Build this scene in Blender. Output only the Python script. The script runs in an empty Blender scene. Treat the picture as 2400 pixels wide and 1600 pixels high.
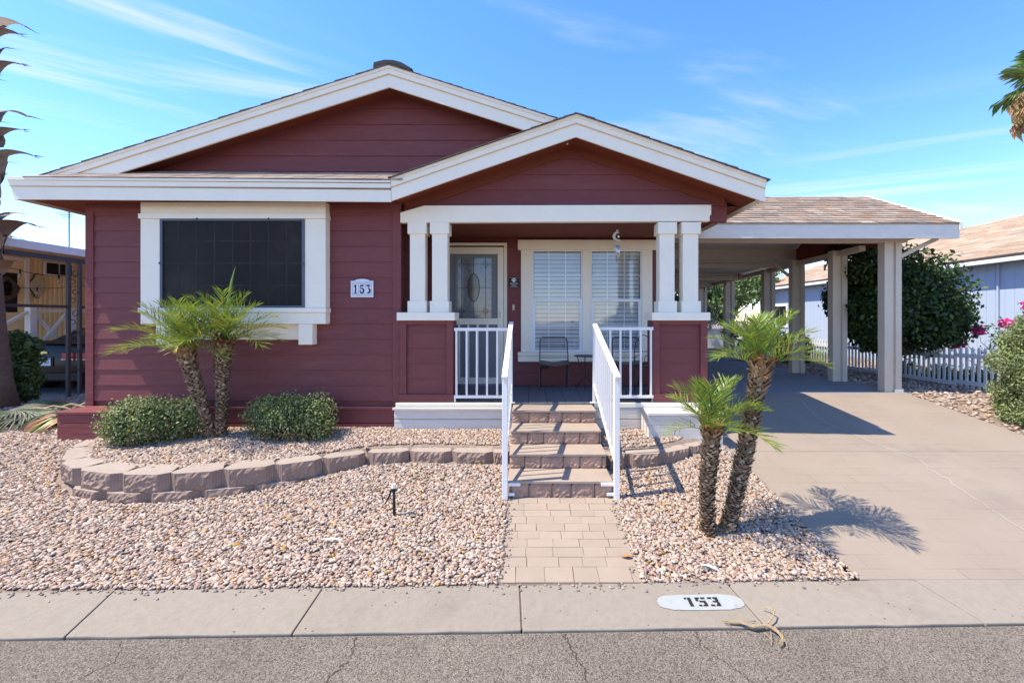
import bpy, bmesh, math, random
import numpy as np
from mathutils import Vector, Matrix, Euler

# ------------------------------------------------------------------ camera, sky, sun, exposure
sc = bpy.context.scene
COL = sc.collection
EYE = 1.70            # metres above the foot of the porch steps
cam_d = bpy.data.cameras.new('camera'); cam = bpy.data.objects.new('camera', cam_d); COL.objects.link(cam)
cam.location = (0, 0, EYE); cam.rotation_euler = (math.radians(90), 0, 0)
cam_d.sensor_width = 36; cam_d.lens = 15.0
cam_d.shift_x = -40 / 2400; cam_d.shift_y = -52 / 2400
cam_d.clip_start = 0.05; cam_d.clip_end = 2000
sc.camera = cam

SUN_DIR = Vector((0.578, 0.12, -1.0)).normalized()      # the way the light travels
SUN_EL = math.asin(-SUN_DIR.z)
SUN_AZ = math.atan2(-SUN_DIR.x, -SUN_DIR.y)               # clockwise from +Y
sun_d = bpy.data.lights.new('sun', 'SUN'); sun = bpy.data.objects.new('sun', sun_d); COL.objects.link(sun)
sun_d.energy = 3.05; sun_d.angle = math.radians(0.53); sun_d.color = (1.0, 0.93, 0.80)
sun.rotation_euler = SUN_DIR.to_track_quat('-Z', 'Y').to_euler(); sun.location = (-20, -4, 30)

world = bpy.data.worlds.new('World'); sc.world = world; world.use_nodes = True
def build_sky():
    nt = world.node_tree; n = nt.nodes; l = nt.links; n.clear()
    out = n.new('ShaderNodeOutputWorld'); bg = n.new('ShaderNodeBackground'); bg.inputs[1].default_value = 0.15
    sky = n.new('ShaderNodeTexSky'); sky.sky_type = 'NISHITA'; sky.sun_disc = False
    sky.sun_elevation = SUN_EL; sky.sun_rotation = SUN_AZ
    sky.altitude = 400; sky.air_density = 1.0; sky.dust_density = 0.15; sky.ozone_density = 3.0
    tc = n.new('ShaderNodeTexCoord'); sep = n.new('ShaderNodeSeparateXYZ'); l.new(tc.outputs['Generated'], sep.inputs[0])
    zc = n.new('ShaderNodeMath'); zc.operation = 'MAXIMUM'; zc.inputs[1].default_value = 0.03; l.new(sep.outputs['Z'], zc.inputs[0])
    dx = n.new('ShaderNodeMath'); dx.operation = 'DIVIDE'; l.new(sep.outputs['X'], dx.inputs[0]); l.new(zc.outputs[0], dx.inputs[1])
    dy = n.new('ShaderNodeMath'); dy.operation = 'DIVIDE'; l.new(sep.outputs['Y'], dy.inputs[0]); l.new(zc.outputs[0], dy.inputs[1])
    cmb = n.new('ShaderNodeCombineXYZ'); l.new(dx.outputs[0], cmb.inputs[0]); l.new(dy.outputs[0], cmb.inputs[1])
    def layer(ang, along, across, lo, hi, centre, rad, seed, strength):
        mp = n.new('ShaderNodeMapping'); mp.vector_type = 'TEXTURE'
        mp.inputs['Rotation'].default_value = (0, 0, ang); mp.inputs['Scale'].default_value = (along, across, 1)
        mp.inputs['Location'].default_value = (seed, seed * .37, 0)
        l.new(cmb.outputs[0], mp.inputs['Vector'])
        nz = n.new('ShaderNodeTexNoise'); nz.inputs['Scale'].default_value = 1.0; nz.inputs['Detail'].default_value = 7
        nz.inputs['Roughness'].default_value = .58; nz.inputs['Distortion'].default_value = .35
        l.new(mp.outputs[0], nz.inputs['Vector'])
        mr = n.new('ShaderNodeMapRange'); mr.interpolation_type = 'SMOOTHSTEP'
        mr.inputs['From Min'].default_value = lo; mr.inputs['From Max'].default_value = hi
        l.new(nz.outputs['Fac'], mr.inputs['Value'])
        cur = mr.outputs[0]
        if centre:
            d = n.new('ShaderNodeVectorMath'); d.operation = 'DISTANCE'; d.inputs[1].default_value = (*centre, 0)
            l.new(cmb.outputs[0], d.inputs[0])
            m2 = n.new('ShaderNodeMapRange'); m2.interpolation_type = 'SMOOTHSTEP'
            m2.inputs['From Min'].default_value = rad; m2.inputs['From Max'].default_value = rad * .25
            l.new(d.outputs['Value'], m2.inputs['Value'])
            mu = n.new('ShaderNodeMath'); mu.operation = 'MULTIPLY'; l.new(cur, mu.inputs[0]); l.new(m2.outputs[0], mu.inputs[1]); cur = mu.outputs[0]
        ms = n.new('ShaderNodeMath'); ms.operation = 'MULTIPLY'; l.new(cur, ms.inputs[0]); ms.inputs[1].default_value = strength
        return ms.outputs[0]
    A = layer(math.radians(38), 1.5, .20, .47, .78, (-1.62, 1.66), 1.10, 4.4, .75)
    B = layer(math.radians(-22), 4.2, .42, .46, .74, (2.9, 3.2), 2.2, 7.3, .6)
    C = layer(math.radians(18), 1.9, .42, .50, .84, None, 0, 23.9, .55)  # cirrus over the whole dome, coverage added to whiten the shade fill
    D = layer(math.radians(0), 6.0, 1.6, .48, .75, (-6.5, 9.5), 6.0, 5.2, .7)
    cur = A
    for k in (B, C, D):
        mx = n.new('ShaderNodeMath'); mx.operation = 'MAXIMUM'; l.new(cur, mx.inputs[0]); l.new(k, mx.inputs[1]); cur = mx.outputs[0]
    mix = n.new('ShaderNodeMix'); mix.data_type = 'RGBA'
    hs = n.new('ShaderNodeHueSaturation'); hs.inputs['Saturation'].default_value = 1.24; tint = n.new('ShaderNodeMix'); tint.data_type = 'RGBA'; tint.blend_type = 'MULTIPLY'; tint.inputs['Factor'].default_value = 1; tint.inputs['B'].default_value = (1, .93, 1, 1); l.new(sky.outputs[0], tint.inputs['A']); l.new(tint.outputs['Result'], hs.inputs['Color'])
    l.new(cur, mix.inputs['Factor']); l.new(hs.outputs[0], mix.inputs['A']); mix.inputs['B'].default_value = (2.75, 2.75, 2.8, 1)
    l.new(mix.outputs['Result'], bg.inputs[0]); l.new(bg.outputs[0], out.inputs[0])
build_sky()
vs = sc.view_settings
vs.view_transform = 'Standard'; vs.look = 'None'; vs.gamma = 1.0; vs.use_curve_mapping = False; vs.exposure = 1.43
sc.cycles.max_bounces = 8; sc.cycles.diffuse_bounces = 4; sc.cycles.glossy_bounces = 3
sc.cycles.transmission_bounces = 4; sc.cycles.transparent_max_bounces = 8
sc.cycles.use_denoising = True; sc.cycles.sample_clamp_indirect = 6

# measuring aids: x and z of a sight line at a known depth
def PX(px, Y): return (px - 1240) * Y / 1000
def PZ(py, Y): return EYE + (748 - py) * Y / 1000

# ------------------------------------------------------------------ materials
MATS = {}
def M(name, base, rough=.7, var=.12, scale=6.0, stretch=(1, 1, 1), bump=0.0, bscale=40.0, bstretch=(1, 1, 1), spec=.3,
      attr=False, objvar=0.0, translucent=0.0, metal=0.0, detail=5, dirt_sheen=None, dirt_sheen_scale=1.3, dirt_sheen_amt=.5, dirt_sheen_lo=.52, speck=0.0):
    m = bpy.data.materials.new(name); m.use_nodes = True
    nt = m.node_tree; n = nt.nodes; l = nt.links
    p = n['Principled BSDF']; p.inputs['Roughness'].default_value = rough
    p.inputs['Specular IOR Level'].default_value = spec; p.inputs['Metallic'].default_value = metal
    tc = n.new('ShaderNodeTexCoord')
    def noise(sca, st, det=5, rgh=.6):
        mp = n.new('ShaderNodeMapping'); mp.inputs['Scale'].default_value = st; l.new(tc.outputs['Object'], mp.inputs[0])
        z = n.new('ShaderNodeTexNoise'); z.inputs['Scale'].default_value = sca; z.inputs['Detail'].default_value = det
        z.inputs['Roughness'].default_value = rgh; l.new(mp.outputs[0], z.inputs['Vector']); return z.outputs['Fac']
    if attr:
        a = n.new('ShaderNodeAttribute'); a.attribute_name = 'col'; col = a.outputs['Color']
    else:
        rgb = n.new('ShaderNodeRGB'); rgb.outputs[0].default_value = (*base, 1); col = rgb.outputs[0]
    if dirt_sheen:
        z = noise(dirt_sheen_scale, stretch, 6, .65); r = n.new('ShaderNodeMapRange'); r.interpolation_type = 'SMOOTHSTEP'
        r.inputs['From Min'].default_value = dirt_sheen_lo; r.inputs['From Max'].default_value = dirt_sheen_lo + .22; r.inputs['To Max'].default_value = dirt_sheen_amt
        l.new(z, r.inputs['Value'])
        mx = n.new('ShaderNodeMix'); mx.data_type = 'RGBA'; l.new(r.outputs[0], mx.inputs['Factor']); l.new(col, mx.inputs['A'])
        mx.inputs['B'].default_value = (*dirt_sheen, 1); col = mx.outputs['Result']
    if speck:
        mp = n.new('ShaderNodeMapping'); l.new(tc.outputs['Object'], mp.inputs[0]); vo = n.new('ShaderNodeTexVoronoi'); vo.inputs['Scale'].default_value = speck; l.new(mp.outputs[0], vo.inputs['Vector'])
        r = n.new('ShaderNodeMapRange'); r.inputs['From Min'].default_value = .14; r.inputs['From Max'].default_value = .06; r.inputs['To Max'].default_value = .9; l.new(vo.outputs['Distance'], r.inputs['Value'])
        z = noise(7.0, (1, 1, 1), 2); r2 = n.new('ShaderNodeMapRange'); r2.inputs['From Min'].default_value = .5; r2.inputs['From Max'].default_value = .56; l.new(z, r2.inputs['Value'])
        mu = n.new('ShaderNodeMath'); mu.operation = 'MULTIPLY'; l.new(r.outputs[0], mu.inputs[0]); l.new(r2.outputs[0], mu.inputs[1])
        mx = n.new('ShaderNodeMix'); mx.data_type = 'RGBA'; l.new(mu.outputs[0], mx.inputs['Factor']); l.new(col, mx.inputs['A']); mx.inputs['B'].default_value = (.05, .035, .025, 1); col = mx.outputs['Result']
    h = n.new('ShaderNodeHueSaturation'); l.new(col, h.inputs['Color'])
    r = n.new('ShaderNodeMapRange'); r.inputs['From Min'].default_value = .25; r.inputs['From Max'].default_value = .75
    r.inputs['To Min'].default_value = 1 - var; r.inputs['To Max'].default_value = 1 + var
    l.new(noise(scale, stretch, detail), r.inputs['Value']); val = r.outputs[0]
    if objvar:
        oi = n.new('ShaderNodeObjectInfo'); r2 = n.new('ShaderNodeMapRange')
        r2.inputs['To Min'].default_value = 1 - objvar; r2.inputs['To Max'].default_value = 1 + objvar
        l.new(oi.outputs['Random'], r2.inputs['Value'])
        mu = n.new('ShaderNodeMath'); mu.operation = 'MULTIPLY'; l.new(val, mu.inputs[0]); l.new(r2.outputs[0], mu.inputs[1]); val = mu.outputs[0]
    l.new(val, h.inputs['Value']); l.new(h.outputs[0], p.inputs['Base Color'])
    if bump:
        b = n.new('ShaderNodeBump'); b.inputs['Strength'].default_value = min(1, bump); b.inputs['Distance'].default_value = .006 * max(1, bump)
        l.new(noise(bscale, bstretch, 6, .65), b.inputs['Height']); l.new(b.outputs[0], p.inputs['Normal'])
    if translucent:
        t = n.new('ShaderNodeBsdfTranslucent'); l.new(h.outputs[0], t.inputs['Color'])
        ms = n.new('ShaderNodeMixShader'); ms.inputs[0].default_value = translucent
        l.new(p.outputs[0], ms.inputs[1]); l.new(t.outputs[0], ms.inputs[2]); l.new(ms.outputs[0], n['Material Output'].inputs['Surface'])
    MATS[name] = m; return m

M('siding', (.178, .052, .050), .62, .12, 3, (1, 1, 6), .55, 34, (.09, 1, 1), .25, objvar=.03, dirt_sheen=(.20, .075, .07), dirt_sheen_scale=1.1, dirt_sheen_amt=.6)
M('soffit', (.175, .042, .022), .7, .08, 3, bump=.3, bscale=30, bstretch=(.15, 1, 1))  # wall maroon made browner, warm ground bounce put into the colour
M('roughwood', (.180, .048, .045), .7, .14, 5, (1, 1, 5), 1.6, 16, (.12, 1, 1.3), .25)
M('trim', (.87, .775, .61), .55, .03, 4, bump=.14, bscale=45, bstretch=(.15, 1, 1), spec=.3, dirt_sheen=(.79, .67, .50), dirt_sheen_amt=.25, dirt_sheen_scale=1.6)
M('trim_bright', (.80, .79, .79), .45, .02, 4, spec=.4)
M('trim_bounce', (.66, .49, .28), .6, .06, 5)
M('skirt_white', (.60, .55, .49), .7, .06, 5, bump=1.6, bscale=15, bstretch=(.10, 1, 1.4), dirt_sheen=(.52, .45, .38), dirt_sheen_amt=.45, stretch=(.6, 1, 3), dirt_sheen_scale=3)
M('rail', (.78, .74, .69), .45, .04, 8, dirt_sheen=(.62, .5, .38), dirt_sheen_amt=.3, dirt_sheen_scale=5, dirt_sheen_lo=.58)
M('rust', (.42, .20, .05), .8, .2, 30)
M('shingle', (.40, .29, .22), .95, .22, 9, (1, 3, 3), .8, 160, attr=True)
M('shingle_dark', (.13, .105, .085), .95, .25, 20, bump=.8, bscale=150)
M('ridge_vent', (.045, .04, .036), .8, .2, 20)
M('deck', (.165, .16, .16), .65, .12, 5, (1, .2, 1), .4, 40, (1, .1, 1), objvar=.06)
M('tread', (.34, .265, .205), .85, .08, 7, bump=.4, bscale=90, dirt_sheen=(.29, .21, .16), dirt_sheen_amt=.5, dirt_sheen_scale=3)
M('stone', (.40, .25, .18), .9, .30, 9, bump=2.2, bscale=22, objvar=.10, dirt_sheen=(.24, .19, .17), dirt_sheen_amt=.65, dirt_sheen_scale=7, dirt_sheen_lo=.48)
M('mortar', (.15, .11, .09), .95, .2, 20)
M('kerb', (.268, .224, .174), .9, .10, 26, bump=.6, bscale=170, speck=16, dirt_sheen=(.205, .165, .13), dirt_sheen_amt=.6, dirt_sheen_scale=1.4, objvar=.03)
M('paver', (.315, .242, .18), .88, .06, 6, bump=.35, bscale=90, objvar=.045, dirt_sheen=(.27, .20, .16), dirt_sheen_amt=.35, dirt_sheen_scale=4)
M('paver_joint', (.17, .12, .09), .95, .15, 20)
M('block', (.285, .195, .148), .92, .16, 8, bump=.8, bscale=120, objvar=.06, dirt_sheen=(.35, .26, .205), dirt_sheen_amt=.35, dirt_sheen_scale=5)
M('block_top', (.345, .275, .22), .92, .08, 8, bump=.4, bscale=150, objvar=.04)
M('soil', (.25, .185, .14), .95, .35, 26, bump=1.5, bscale=60)
M('pebble', (.5, .4, .35), 1.0, .18, 40, attr=True, bump=.35, bscale=140, spec=.08)
M('screen_dark', (.015, .012, .0095), .55, .5, 1.4, spec=.16, dirt_sheen=(.034, .027, .021), dirt_sheen_scale=1.3, dirt_sheen_amt=.85)  # lighter blotches paint in faint reflections on the screen
M('screen_grid', (.042, .036, .031), .8, .4, 3, spec=.1)
M('screen_frame', (.095, .11, .145), .5, .05)
M('vinyl', (.80, .79, .77), .45, .03)
M('blind', (.58, .575, .55), .6, .04, 10)
M('door_grey', (.20, .205, .215), .6, .05, 6)
M('leaded', (.05, .05, .055), .45, .1, metal=.5)
M('bevel_glass', (.17, .18, .185), .12, .3, 14, spec=.8)
M('oval_glass', (.105, .085, .055), .12, .3, 9, spec=.7)
M('black', (.012, .012, .013), .5, .1)
M('ink', (.02, .02, .022), .6, .2, 60)
M('iron', (.028, .022, .02), .5, .2, 20, spec=.4)
M('chair_metal', (.085, .065, .055), .4, .2, 20, metal=.6)
M('chime_metal', (.65, .66, .68), .25, .05, metal=.9)
M('chime_figure', (.42, .36, .25), .6, .25, 60)
M('plaque', (.68, .68, .71), .7, .06, 60, bump=.4, bscale=200)
M('white_paint', (.33, .335, .315), .8, .06, 12, dirt_sheen=(.26, .225, .19), dirt_sheen_amt=.6, dirt_sheen_scale=9, dirt_sheen_lo=.56)
M('palm_leaf', (.12, .20, .03), .38, .2, 6, spec=.5, attr=True, translucent=.30)
M('palm_stem', (.19, .26, .06), .5, .15, 10)
M('crack', (.055, .042, .03), .95, .3, 40)
M('palm_boot', (.20, .12, .06), .85, .3, 30, attr=True, bump=.6, bscale=120)
M('trunk_core', (.055, .036, .022), .95, .3, 30, bump=1, bscale=80)
M('fan_trunk', (.145, .10, .078), .92, .22, 5, (1, 1, 4), 1.8, 13, (.5, .5, 3), dirt_sheen=(.22, .165, .13), dirt_sheen_amt=.5, dirt_sheen_scale=4)
M('fan_boot', (.23, .165, .12), .9, .3, 8, bump=.8, bscale=40, objvar=.3)
M('fan_leaf', (.10, .17, .04), .5, .2, 4, attr=True, translucent=.25)
M('dry_leaf', (.42, .34, .22), .85, .25, 9, attr=True, translucent=.15)
M('leaf', (.07, .12, .03), .5, .15, 6, spec=.35, attr=True, translucent=.22)
M('petal', (.7, .02, .25), .5, .15, 6, attr=True, translucent=.3)
M('twig', (.10, .07, .045), .9, .25, 20)
M('carport_paint', (.60, .505, .39), .7, .05, 5, bump=.5, bscale=20, bstretch=(.2, 1, 1))
M('carport_ceiling', (.56, .52, .47), .5, .05, 4)
M('carport_fascia', (.70, .64, .55), .75, .05, 6, bump=1.8, bscale=12, bstretch=(.15, 1, 1.5))
M('slab', (.25, .24, .235), .9, .08, 2, bump=.3, bscale=120)
M('blue_siding', (.385, .445, .53), .75, .04, 2, (1, 1, .3), .3, 40, (1, 1, .08))
M('house_white', (.78, .78, .79), .6, .03, 5)
M('yellow_siding', (.84, .64, .35), .6, .06, 4, (1, 1, .2))
M('awning', (.66, .63, .64), .55, .05, 4)
M('post_dark', (.055, .048, .05), .55, .15, 9)
M('car_paint', (.008, .008, .009), .25, .05, 4, spec=.22)
M('car_trim', (.014, .014, .014), .6, .1)
M('soft_top', (.05, .043, .034), .85, .12, 18, bump=.2, bscale=150)
M('tail_red', (.42, .012, .035), .2, .1, 20, spec=.6)
M('chrome', (.7, .71, .72), .2, .05, metal=.9)
M('gold', (.70, .52, .22), .35, .1, metal=.5)
M('plate_white', (.72, .75, .76), .5, .04)
M('plate_blue', (.05, .26, .42), .5, .06)
M('tyre', (.018, .018, .018), .8, .1)
M('sign_cream', (.52, .44, .30), .7, .1, 20)
M('bulb', (.30, .25, .17), .2, .1, spec=.6)
M('pvc', (.78, .76, .72), .4, .04)
M('fence', (.66, .65, .64), .5, .04, 5)
M('joint_fill', (.13, .095, .065), .95, .3, 40)
M('crack_fill', (.50, .46, .41), .9, .12, 20)
M('pink_leaf', (.55, .02, .2), .5, .15, attr=True, translucent=.3)

def glass_mat():
    m = bpy.data.materials.new('window_glass'); m.use_nodes = True; n = m.node_tree.nodes; l = m.node_tree.links
    p = n['Principled BSDF']; n.remove(p)
    g = n.new('ShaderNodeBsdfGlossy'); g.inputs['Roughness'].default_value = .02; g.inputs['Color'].default_value = (.92, .95, 1, 1)
    t = n.new('ShaderNodeBsdfTransparent'); t.inputs['Color'].default_value = (.96, .97, .97, 1)
    lw = n.new('ShaderNodeLayerWeight'); lw.inputs['Blend'].default_value = .5; f = n.new('ShaderNodeMath'); f.operation = 'POWER'; l.new(lw.outputs['Facing'], f.inputs[0]); f.inputs[1].default_value = 4
    tc = n.new('ShaderNodeTexCoord'); nz = n.new('ShaderNodeTexNoise'); nz.inputs['Scale'].default_value = 1.6; l.new(tc.outputs['Object'], nz.inputs['Vector'])
    b = n.new('ShaderNodeBump'); b.inputs['Strength'].default_value = .06; b.inputs['Distance'].default_value = .05; l.new(nz.outputs['Fac'], b.inputs['Height']); l.new(b.outputs[0], g.inputs['Normal'])
    r = n.new('ShaderNodeMapRange'); r.inputs['To Min'].default_value = .05; r.inputs['To Max'].default_value = .8; l.new(f.outputs[0], r.inputs['Value'])
    ms = n.new('ShaderNodeMixShader'); l.new(r.outputs[0], ms.inputs[0]); l.new(t.outputs[0], ms.inputs[1]); l.new(g.outputs[0], ms.inputs[2])
    l.new(ms.outputs[0], n['Material Output'].inputs['Surface']); MATS['glass'] = m
glass_mat()

def asphalt_mat():
    m = M('asphalt', (.200, .168, .136), .93, .14, 1.6, bump=1.3, bscale=150, spec=.2)
    nt = m.node_tree; n = nt.nodes; l = nt.links; p = n['Principled BSDF']
    src = p.inputs['Base Color'].links[0].from_socket
    tc = n.new('ShaderNodeTexCoord')
    v = n.new('ShaderNodeTexVoronoi'); v.inputs['Scale'].default_value = 185; l.new(tc.outputs['Object'], v.inputs['Vector'])
    rmp = n.new('ShaderNodeValToRGB'); l.new(v.outputs['Color'], rmp.inputs[0])
    e = rmp.color_ramp.elements; e[0].position = .15; e[0].color = (.35, .33, .32, 1); e[1].position = .85; e[1].color = (1.45, 1.42, 1.38, 1)
    mu = n.new('ShaderNodeMix'); mu.data_type = 'RGBA'; mu.blend_type = 'MULTIPLY'; mu.inputs['Factor'].default_value = 1
    l.new(src, mu.inputs['A']); l.new(rmp.outputs[0], mu.inputs['B']); cur = mu.outputs['Result']
    l.new(cur, p.inputs['Base Color'])
asphalt_mat()

def drive_mat():
    m = M('driveway', (.285, .224, .170), .86, .07, 1.2, bump=.3, bscale=110, dirt_sheen=(.215, .172, .135), dirt_sheen_amt=.6, dirt_sheen_scale=.8)
    nt = m.node_tree; n = nt.nodes; l = nt.links; p = n['Principled BSDF']
    src = p.inputs['Base Color'].links[0].from_socket
    tc = n.new('ShaderNodeTexCoord'); b = n.new('ShaderNodeTexBrick'); l.new(tc.outputs['Object'], b.inputs['Vector'])
    b.inputs['Scale'].default_value = 1; b.inputs['Brick Width'].default_value = .42; b.inputs['Row Height'].default_value = .15
    b.inputs['Mortar Size'].default_value = .004; b.inputs['Mortar Smooth'].default_value = .6
    b.inputs['Color1'].default_value = (1, 1, 1, 1); b.inputs['Color2'].default_value = (.95, .95, .95, 1); b.inputs['Mortar'].default_value = (.60, .54, .5, 1)
    nz = n.new('ShaderNodeTexNoise'); nz.inputs['Scale'].default_value = 2.2; nz.inputs['Detail'].default_value = 4; l.new(tc.outputs['Object'], nz.inputs['Vector'])
    r = n.new('ShaderNodeMapRange'); r.inputs['From Min'].default_value = .42; r.inputs['From Max'].default_value = .68; l.new(nz.outputs['Fac'], r.inputs['Value'])
    mu = n.new('ShaderNodeMix'); mu.data_type = 'RGBA'; mu.blend_type = 'MULTIPLY'; l.new(r.outputs[0], mu.inputs['Factor'])
    l.new(src, mu.inputs['A']); l.new(b.outputs['Color'], mu.inputs['B']); l.new(mu.outputs['Result'], p.inputs['Base Color'])
drive_mat()

# ------------------------------------------------------------------ helpers
ORG = {}
def root_org(o):
    while o is not None and o.parent is not None: o = o.parent
    return ORG.get(o.name, Vector((0, 0, 0))) if o is not None else Vector((0, 0, 0))
def tag(o, label=None, cat=None, group=None, kind=None):
    if label: o['label'] = label
    if cat: o['category'] = cat
    if group: o['group'] = group
    if kind: o['kind'] = kind
    return o
def thing(name, label, cat, loc=(0, 0, 0), group=None):
    o = bpy.data.objects.new(name, None); COL.objects.link(o); o.location = loc; o.empty_display_size = .1
    ORG[o.name] = Vector(loc); return tag(o, label, cat, group)
class MB:
    def __init__(s): s.v = []; s.f = []; s.c = []
    def add(s, vs_, fs):
        b = len(s.v); s.v += [tuple(q) for q in vs_]; s.f += [tuple(b + i for i in f) for f in fs]; return s
    def box(s, x0, x1, y0, y1, z0, z1):
        return s.add([(x0, y0, z0), (x1, y0, z0), (x1, y1, z0), (x0, y1, z0), (x0, y0, z1), (x1, y0, z1), (x1, y1, z1), (x0, y1, z1)],
                     [(0, 3, 2, 1), (4, 5, 6, 7), (0, 1, 5, 4), (1, 2, 6, 5), (2, 3, 7, 6), (3, 0, 4, 7)])
    def prism(s, poly, axis, a0, a1):
        n = len(poly)
        def p(u, v, a): return {'Y': (u, a, v), 'X': (a, u, v), 'Z': (u, v, a)}[axis]
        vv = [p(u, v, a0) for u, v in poly] + [p(u, v, a1) for u, v in poly]
        return s.add(vv, [tuple(range(n))[::-1], tuple(range(n, 2 * n))] + [(i, (i + 1) % n, n + (i + 1) % n, n + i) for i in range(n)])
    def bar(s, p, q, w, h, up=(0, 0, 1)):
        p = Vector(p); q = Vector(q); d = (q - p).normalized(); u = Vector(up)
        sx = d.cross(u)
        if sx.length < 1e-4: sx = d.cross(Vector((0, 1, 0)))
        sx.normalize(); uz = sx.cross(d).normalized(); a = sx * w / 2; b = uz * h / 2
        return s.add([p - a - b, p + a - b, p + a + b, p - a + b, q - a - b, q + a - b, q + a + b, q - a + b],
                     [(0, 3, 2, 1), (4, 5, 6, 7), (0, 1, 5, 4), (1, 2, 6, 5), (2, 3, 7, 6), (3, 0, 4, 7)])
    def tube(s, pts, r, n=8, cap=True):
        pts = [Vector(p) for p in pts]; k = len(pts); rr = r if isinstance(r, (list, tuple)) else [r] * k
        vv = []; prev = None
        for i, p in enumerate(pts):
            d = (pts[min(i + 1, k - 1)] - pts[max(i - 1, 0)]).normalized()
            a = d.orthogonal() if prev is None else prev - d * prev.dot(d)
            if a.length < 1e-5: a = d.orthogonal()
            a.normalize(); prev = a; b = d.cross(a)
            for j in range(n):
                t = 2 * math.pi * j / n; vv.append(p + (a * math.cos(t) + b * math.sin(t)) * rr[i])
        ff = [(i * n + j, i * n + (j + 1) % n, (i + 1) * n + (j + 1) % n, (i + 1) * n + j) for i in range(k - 1) for j in range(n)]
        if cap: ff += [tuple(range(n))[::-1], tuple((k - 1) * n + j for j in range(n))]
        return s.add(vv, ff)
    def lathe(s, prof, c=(0, 0, 0), n=20):
        vv = [(c[0] + r * math.cos(2 * math.pi * j / n), c[1] + r * math.sin(2 * math.pi * j / n), c[2] + z) for r, z in prof for j in range(n)]
        k = len(prof)
        return s.add(vv, [(i * n + j, i * n + (j + 1) % n, (i + 1) * n + (j + 1) % n, (i + 1) * n + j) for i in range(k - 1) for j in range(n)] +
                     [tuple(range(n))[::-1], tuple((k - 1) * n + j for j in range(n))])
    def mesh(s, name, off=Vector((0, 0, 0)), recalc=True, smooth=False):
        me = bpy.data.meshes.new(name); me.from_pydata([tuple(Vector(q) - off) for q in s.v], [], s.f)
        if recalc:
            bm = bmesh.new(); bm.from_mesh(me); bmesh.ops.recalc_face_normals(bm, faces=bm.faces); bm.to_mesh(me); bm.free()
        if smooth: me.shade_smooth()
        return me
    def build(s, name, mat, parent=None, smooth=False, bevel=0, recalc=True):
        me = s.mesh(name, root_org(parent) if parent is not None else Vector((0, 0, 0)), recalc, smooth)
        me.materials.append(MATS[mat]); o = bpy.data.objects.new(name, me); COL.objects.link(o)
        if parent is not None: o.parent = parent
        if bevel:
            b = o.modifiers.new('bevel', 'BEVEL'); b.width = bevel; b.segments = 2; b.limit_method = 'ANGLE'
        return o
def inst(name, me, parent, loc, rot=(0, 0, 0), scale=(1, 1, 1)):
    o = bpy.data.objects.new(name, me); COL.objects.link(o)
    if parent is not None: o.parent = parent
    o.location = Vector(loc) - (root_org(parent) if parent is not None else Vector((0, 0, 0))); o.rotation_euler = rot; o.scale = scale; return o
def box(name, mat, parent, x0, x1, y0, y1, z0, z1, bevel=.004):
    return MB().box(x0, x1, y0, y1, z0, z1).build(name, mat, parent, bevel=bevel)
def npmesh(name, V, F, mat, parent=None, col=None, smooth=False):
    V = np.asarray(V, np.float32).reshape(-1, 3); F = np.asarray(F, np.int32)
    if parent is not None: V = V - np.array(root_org(parent), np.float32)
    me = bpy.data.meshes.new(name); k = F.shape[1]
    me.vertices.add(len(V)); me.vertices.foreach_set('co', V.ravel())
    me.loops.add(F.size); me.loops.foreach_set('vertex_index', F.ravel())
    me.polygons.add(len(F)); me.polygons.foreach_set('loop_start', np.arange(0, F.size, k, dtype=np.int32))
    me.update(calc_edges=True); me.validate()
    if col is not None:
        C = np.ones((len(V), 4), np.float32); C[:, :3] = col
        a = me.color_attributes.new('col', 'FLOAT_COLOR', 'POINT'); a.data.foreach_set('color', C.ravel())
    if mat: me.materials.append(MATS[mat])
    if smooth: me.shade_smooth()
    o = bpy.data.objects.new(name, me); COL.objects.link(o)
    if parent is not None: o.parent = parent
    return o
def in_poly(x, y, poly):
    r = np.zeros(np.shape(x), bool); n = len(poly)
    for i in range(n):
        x0, y0 = poly[i]; x1, y1 = poly[(i + 1) % n]
        c = ((y0 > y) != (y1 > y)) & (x < (x1 - x0) * (y - y0) / ((y1 - y0) or 1e-9) + x0); r ^= c
    return r
def arc(c, r, a0, a1, n, plane='XZ', squash=1):
    o = []
    for i in range(n + 1):
        t = math.radians(a0 + (a1 - a0) * i / n); u, v = r * math.cos(t), r * math.sin(t) * squash
        o.append((c[0] + u, c[1], c[2] + v) if plane == 'XZ' else (c[0], c[1] + u, c[2] + v) if plane == 'YZ' else (c[0] + u, c[1] + v, c[2]))
    return o
def text(name, body, mat, parent, loc, size, rot=(math.pi / 2, 0, 0), extrude=.001, width=None):
    cu = bpy.data.curves.new(name, 'FONT'); cu.body = body; cu.size = size; cu.extrude = extrude; cu.align_x = 'CENTER'; cu.align_y = 'CENTER'
    cu.materials.append(MATS[mat]); o = bpy.data.objects.new(name, cu); COL.objects.link(o); o.rotation_euler = rot
    if width: o.scale = (width, 1, 1)
    if parent is not None: o.parent = parent; o.location = Vector(loc) - root_org(parent)
    else: o.location = loc
    me = bpy.data.meshes.new_from_object(o); q = bpy.data.objects.new(name, me); COL.objects.link(q); q.rotation_euler = o.rotation_euler; q.scale = o.scale; q.parent = o.parent; q.location = o.location
    bpy.data.objects.remove(o); return q

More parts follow.
